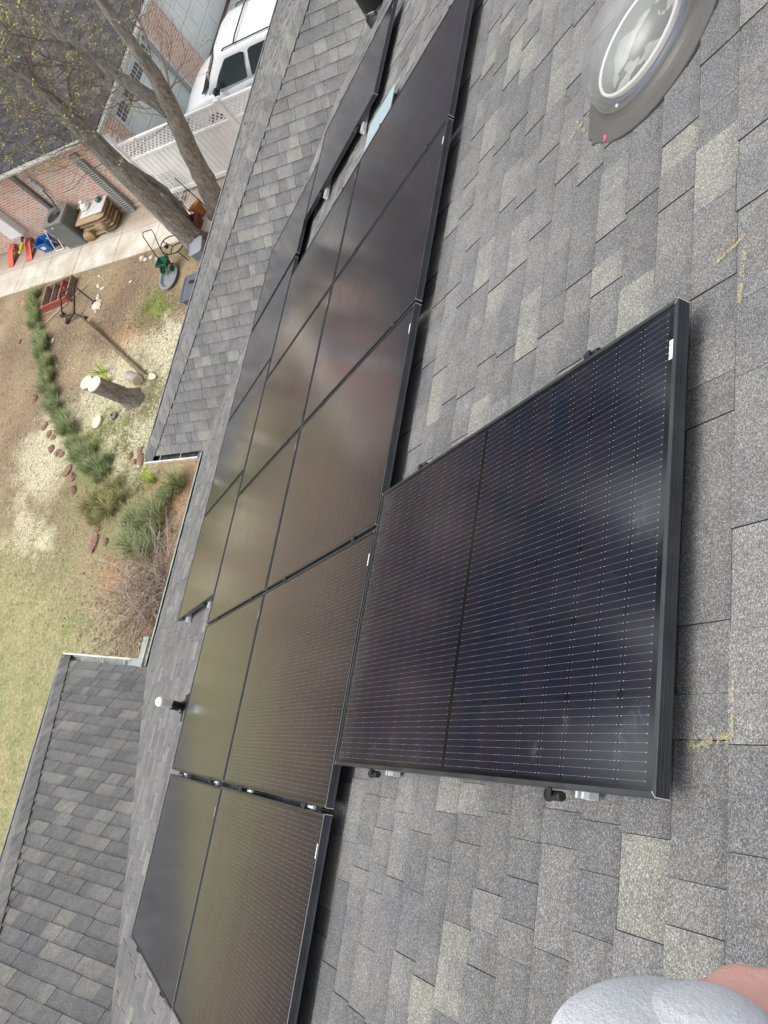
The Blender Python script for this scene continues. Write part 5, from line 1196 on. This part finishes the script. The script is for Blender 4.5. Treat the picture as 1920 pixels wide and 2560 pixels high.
g = MB(); g.tube([(.06, .13, .2), (.20, .16, .50), (.36, .20, .80), (.42, .16, .86), (.42, -.12, .86), (.36, -.16, .80), (.20, -.10, .50), (.06, -.10, .2)], .012, 8); g.build('handle', M_BLKP, root)
g = MB(); g.box((-.10, -.19, .12), (-.03, -.14, .17), ch=.012); g.build('knob', simple('knob_orange', (.75, .16, .02), .5), root)
root = empty('wheelbarrow_hoop', (11.38, 12.12, GZ), 'black hoop-shaped hose reel frame beside the first tree', 'reel')
g = MB(); pts = []
for k in range(25): a = 2*math.pi*k/24; pts.append((.27*math.cos(a), .27*math.sin(a)*.95, .34+.10*math.sin(a)))
g.tube(pts, .014, 7, cap=False); g.tube([(-.25, -.05, .33), (0, .02, .30), (.10, .25, .42)], .014, 7); g.tube([(0, .02, .30), (.1, -.24, .26)], .014, 7); g.tube([(-.2, .15, .34), (-.3, .2, .05)], .014, 7); g.tube([(-.2, -.2, .28), (-.3, -.35, .03)], .014, 7); g.build('frame', M_BLKP, root)
g = MB(); g.lathe([(0, -.03), (.05, -.03), (.05, .03), (0, .03)], 14, mat=Matrix.Translation((-.02, .15, .36))); g.lathe([(0, -.03), (.04, -.03), (.04, .03), (0, .03)], 14, mat=Matrix.Translation((.2, -.22, .32))); g.build('hub', M_BLKP, root)
root.name = 'hose_reel'
def tote(loc, hx, hy, h, rot, label, mat, handle=True):
    root = empty('storage_tote', loc, label, 'tote'); g = MB(); loft(g, [rr(hx*.86, hy*.86, .05, 0), rr(hx*.96, hy*.96, .06, h*.9)]); g.build('tub', mat, root)
    g = MB(); loft(g, [rr(hx, hy, .07, h*.88), rr(hx*1.02, hy*1.02, .07, h*.93), rr(hx, hy, .07, h), rr(hx*.88, hy*.88, .06, h), rr(hx*.86, hy*.86, .05, h-.012)]); g.build('lid', simple('tote_lid_%d' % int(loc[0]*10), (.30, .32, .36), .45, var=.08) if not handle else mat, root)
    if handle: g = MB(); g.lathe([(.035, 0), (.06, 0), (.065, .012), (.03, .014)], 20, sx=.7, sy=1.3, mat=Matrix.Translation((hx*.35, 0, h))); g.build('handle', M_BLKP, root)
    root.rotation_euler.z = R(rot); return root
M_TB = simple('slate_tote', (.095, .11, .135), .5, var=.1)
tote((9.95, 11.02, GZ), .36, .26, .34, 5, 'dark slate-blue storage tote half hidden by the far wing eave', M_TB)
tote((11.22, 11.38, GZ), .24, .19, .26, 15, 'grey tote with a paler lid at the foot of the first tree', M_GP, False)
g = MB(); g.lathe([(0, 0), (.07, 0), (.075, .06), (.0, .08)], 14, sy=.7); tag(g.build('blue_lid', simple('bright_blue', (.02, .22, .62), .4), loc=(11.02, 11.2, GZ)), 'small bright blue plastic lid under the grey tote', 'lid')
# things round the fence foot
q = N('terracotta', .8); q.col(q.ramp(q.noise(6, 4), [(.3, (.42, .15, .05)), (.7, (.56, .22, .08))]))
root = empty('plant_pot', (12.42, 11.72, GZ+.04), 'orange terracotta-coloured pot between the tree trunks', 'pot'); g = MB(); g.lathe([(0, 0), (.11, 0), (.165, .25), (.18, .25), (.18, .30), (.165, .30), (.15, .26), (.10, .04), (0, .04)], 28); g.build('pot', q.mat, root, smooth=False); g = MB(); g.lathe([(0, .20), (.14, .20), (.145, .19)], 20); g.build('soil', M_JOINT, root); root.rotation_euler = (R(-12), R(14), 0)
root = empty('bucket', (13.0, 12.75, GZ+.04), 'dusty red-brown bucket behind the thin tree stem', 'bucket'); g = MB(); g.lathe([(0, 0), (.11, 0), (.15, .24), (.155, .24), (.155, .27), (.14, .27), (.10, .02), (0, .02)], 24); g.build('pail', simple('dusty_red', (.20, .075, .06), .7, var=.25), root); root.rotation_euler = (0, R(20), 0)
root = empty('paint_box', (12.05, 11.85, GZ+.04), 'dark red crate behind the thin tree stem by the orange pot', 'crate'); g = MB(); loft(g, [rr(.16, .22, .02, 0), rr(.18, .25, .03, .26), rr(.165, .235, .03, .26), rr(.15, .21, .02, .03)]); g.build('crate', simple('dark_red', (.16, .05, .045), .6, var=.3), root); root.name = 'red_crate'
root = empty('wire_rack', (12.75, 12.25, GZ+.04), 'white wire shelf rack standing on the walk between the metal stakes', 'rack'); g = MB()
for i in range(9): g.tube([(-.22, -.22+.055*i, .50), (.22, -.22+.055*i, .50)], .005, 4)
for s in (-1, 1):
    g.tube([(s*.22, -.23, .5), (s*.22, .23, .5)], .007, 5)
    for t_ in (-1, 1): g.tube([(s*.22, t_*.23, .5), (s*.24, t_*.25, .0)], .007, 5)
for i in range(5): g.tube([(-.22, -.23+.11*i, .28), (.22, -.23+.11*i, .28)], .004, 4)
g.build('wire', M_WHITE, root)
for i, (p, t_, l) in enumerate((((12.43, 11.47), (12.60, 11.70, 1.05), 'longer green metal stake leaning in front of the fence between the trunks'), ((12.38, 11.95), (12.55, 12.12, .80), 'shorter green metal stake leaning beside the thin tree stem'))):
    g = MB(); a = Vector((*p, GZ+.03)); b = Vector((t_[0], t_[1], GZ+t_[2])); g.tube([a, b], .014, 6); g.tube([b, b+(b-a).normalized()*.02], .02, 6); tag(g.build('metal_stake', simple('stake_green_%d' % i, (.05, .07, .065), .5)), l, 'stake')
root = empty('wire_cage', (13.1, 13.0, GZ+.04), 'thin galvanised wire plant cages leaning against the white fence', 'plant cage'); g = MB()
for z, rr_ in ((.25, .12), (.55, .16), (.85, .20)): g.tube([(rr_*math.cos(a*.5236), rr_*math.sin(a*.5236), z) for a in range(13)], .0035, 3, cap=False)
for j in range(4): a = R(90*j+20); g.tube([(.09*math.cos(a), .09*math.sin(a), 0), (.21*math.cos(a), .21*math.sin(a), .92)], .0035, 3)
for i in range(9): g.tube([(.2, -.7+.07*i, .15), (.22, -.68+.07*i, .75)], .003, 3)
for i in range(8): g.tube([(.2, -.7, .15+.085*i), (.22, -.12, .15+.085*i)], .003, 3)
g.build('wire', M_STEEL, root)

# ================================================================== ADDED BEYOND THE YARD, OUT OF VIEW (only for what the glass mirrors)
root = empty('unseen_board_fence', (2, 30, GZ), 'unseen weathered board fence added beyond the lawn for the panel reflections', 'fence')
g = MB(); x = -30
while x < 13: g.box((x, -.01, 0), (x+.14, .012, 1.8+random.uniform(-.01, .01))); x += .15
for z in (.4, 1.4): g.box((-30, .0125, z), (12, .05, z+.09))
g.build('boards', simple('fence_boards', (.17, .13, .10), .9, var=.3, sc=3), root)
def bushy(x, y, h, w_, seed, label):
    root = empty('unseen_evergreen', (x, y, GZ), label, 'tree', 'unseen evergreens added behind the board fence'); r = random.Random(seed); g = MB(); g.tube([(0, 0, -.1), (.1, 0, h*.35), (0, .1, h*.7)], [.25, .18, .06], 8); g.build('trunk', M_BARK, root); g = MB()
    for i in range(2200):
        t = r.random()**.8; a = r.uniform(0, 6.28); rr_ = w_*(1-.75*t)*math.sqrt(r.random())*(1+.3*math.sin(a*3+seed)); c = Vector((rr_*math.cos(a), rr_*math.sin(a), h*(.12+.88*t))); e = Vector((r.gauss(0, 1), r.gauss(0, 1), r.gauss(0, .6))).normalized()*r.uniform(.25, .6); f = e.orthogonal().normalized()*r.uniform(.15, .4); g.add([c-e, c-f, c+e, c+f], [(0, 1, 2, 3)], 0, r.random())
    g.build('crown', gmat('evergreen_leaves_%d' % seed, (.02, .035, .018), (.045, .065, .03), (.09, .11, .05)), root)
for i, (x, y, h, w_) in enumerate(((-22, 34, 13, 4.4), (-14, 36, 15, 5), (-7, 34, 12, 4.6), (0, 37, 16, 5.2), (7, 35, 13, 4.6), (13, 38, 16, 5.4), (20, 36, 14, 5), (27, 38, 16, 5.5), (34, 34, 15, 5.5))): bushy(x, y, h, w_, i+1, ordinal(i) + ' from the left of the unseen dark evergreens added behind the far board fence')  # unseen trees, tall and dark to dim the near panel's reflection

# ================================================================== THE PHOTOGRAPHER'S ARM
def skin(name, chains, mat, parent, sub=2):
    me = bpy.data.meshes.new(name); bm = bmesh.new(); lay = bm.verts.layers.skin.verify(); allv = {}
    for ch in chains:
        prev = None
        for key, co, rad in ch:
            if key in allv: v = allv[key]
            else:
                v = bm.verts.new(co); allv[key] = v; v[lay].radius = (rad, rad)
                if len(allv) == 1: v[lay].use_root = True
            if prev is not None and prev is not v: bm.edges.new((prev, v))
            prev = v
    bm.to_mesh(me); bm.free(); me.materials.append(mat); o = bpy.data.objects.new(name, me); C.objects.link(o); o.parent = parent
    m = o.modifiers.new('skin', 'SKIN'); m.use_smooth_shade = True; s = o.modifiers.new('sub', 'SUBSURF'); s.levels = sub; s.render_levels = sub; return o
camp = Vector((0.09297, -1.83612, 2.64953))
def cp(px, py, d): # point in front of the standing photographer, from where the arm is held
    v = rt*((px-960)/1981) + dn*((py-1280)/1981) + fw; return camp + v.normalized()*d
Op = cp(1650, 2700, .46)
person = empty('person', Op, 'person reaching in with a light heather grey sweatshirt sleeve, hand mostly out of view', 'person')
def L_(px, py, d): return cp(px, py, d) - Op
q = N('skin', .5, (.62, .30, .23)); q.col(q.ramp(q.noise(18, 5, .6), [(.3, (.72, .38, .32)), (.7, (.84, .50, .43))])); q.b.inputs['Subsurface Weight'].default_value = .12; q.b.inputs['Subsurface Radius'].default_value = (.01, .004, .002); q.bump(q.m('ADD', q.noise(300, 3), q.m('MULTIPLY', q.noise(60, 5, .7), 1.5)), .5, .0015); M_SKIN = q.mat
hand = [[('w', L_(1680, 2860, .50), .026), ('p0', L_(1760, 2720, .50), .029), ('p1', L_(1830, 2620, .505), .030), ('p2', L_(1860, 2565, .51), .020)],
        [('p2', L_(1860, 2565, .51), .020), ('i1', L_(1832, 2456, .515), .0100), ('i2', L_(1868, 2470, .53), .0098), ('i3', L_(1900, 2520, .54), .0085)],
        [('p2', L_(1860, 2565, .51), .020), ('m1', L_(1930, 2462, .515), .0104), ('m2', L_(1980, 2470, .53), .010), ('m3', L_(2030, 2520, .54), .0085)],
        [('p2', L_(1860, 2565, .51), .020), ('r1', L_(1985, 2520, .51), .0108), ('r2', L_(2050, 2530, .52), .0095), ('r3', L_(2090, 2580, .525), .008)],
        [('p1', L_(1830, 2620, .505), .030), ('l1', L_(1950, 2640, .50), .010), ('l2', L_(2020, 2660, .505), .0085), ('l3', L_(2050, 2700, .51), .0075)],
        [('p1', L_(1830, 2620, .505), .030), ('t0', L_(1775, 2520, .515), .0125), ('t1', L_(1752, 2492, .52), .0105), ('t2', L_(1800, 2478, .53), .009)]]
body = skin('hand', hand, M_SKIN, person)
q = N('heather_fleece', .95, spec=.15); f_ = q.noise(420, 4, .75); f2_ = q.noise(14, 4, .6)
q.col(q.ramp(q.m('ADD', q.m('MULTIPLY', f_, .5), q.m('MULTIPLY', f2_, .5)), [(.35, (.56, .58, .62)), (.5, (.68, .70, .74)), (.65, (.78, .80, .84))])); q.bump(f_, .8, .002); M_FL = q.mat
g = MB()
def lobe_(path, ph):
    rings = []
    for i, (px, py, d, r_) in enumerate(path):
        c = L_(px, py, d); ring = []
        for j in range(56):
            a = 2*math.pi*j/56; dir_ = rt*math.cos(a) + fw*math.sin(a)*.8; p = c + dir_*r_
            fold = .08*noise.noise((p*22)+Vector((ph, 0, 3))) + .03*noise.noise((p*60)+Vector((0, ph, 3))) + .02*math.sin(a*2+i*.7+ph)
            ring.append(c + dir_*r_*(1+fold))
        rings.append(ring)
    loft(g, rings)
def path_(x, pts, n=22):
    out = []
    for k in range(n):
        t = k/(n-1)*(len(pts)-1); i = min(int(t), len(pts)-2); f = t-i; a, b = pts[i], pts[i+1]; out.append((x+(a[1]+(b[1]-a[1])*f), a[0]+(b[0]-a[0])*f, .455, a[2]+(b[2]-a[2])*f))
    return out
lobe_(path_(1640, [(3300, 10, .070), (3000, 10, .064), (2800, 8, .058), (2680, 4, .053), (2610, 0, .048), (2560, 0, .042), (2525, 2, .034), (2500, 4, .024), (2484, 6, .009)]), 0)
lobe_(path_(1752, [(3000, -40, .060), (2800, -30, .050), (2680, -12, .043), (2600, 0, .038), (2550, 0, .032), (2518, 2, .026), (2496, 4, .018), (2484, 5, .007)]), 5)
o = g.build('sleeve', M_FL, person, smooth=True); s = o.modifiers.new('sub', 'SUBSURF'); s.levels = 2; s.render_levels = 2
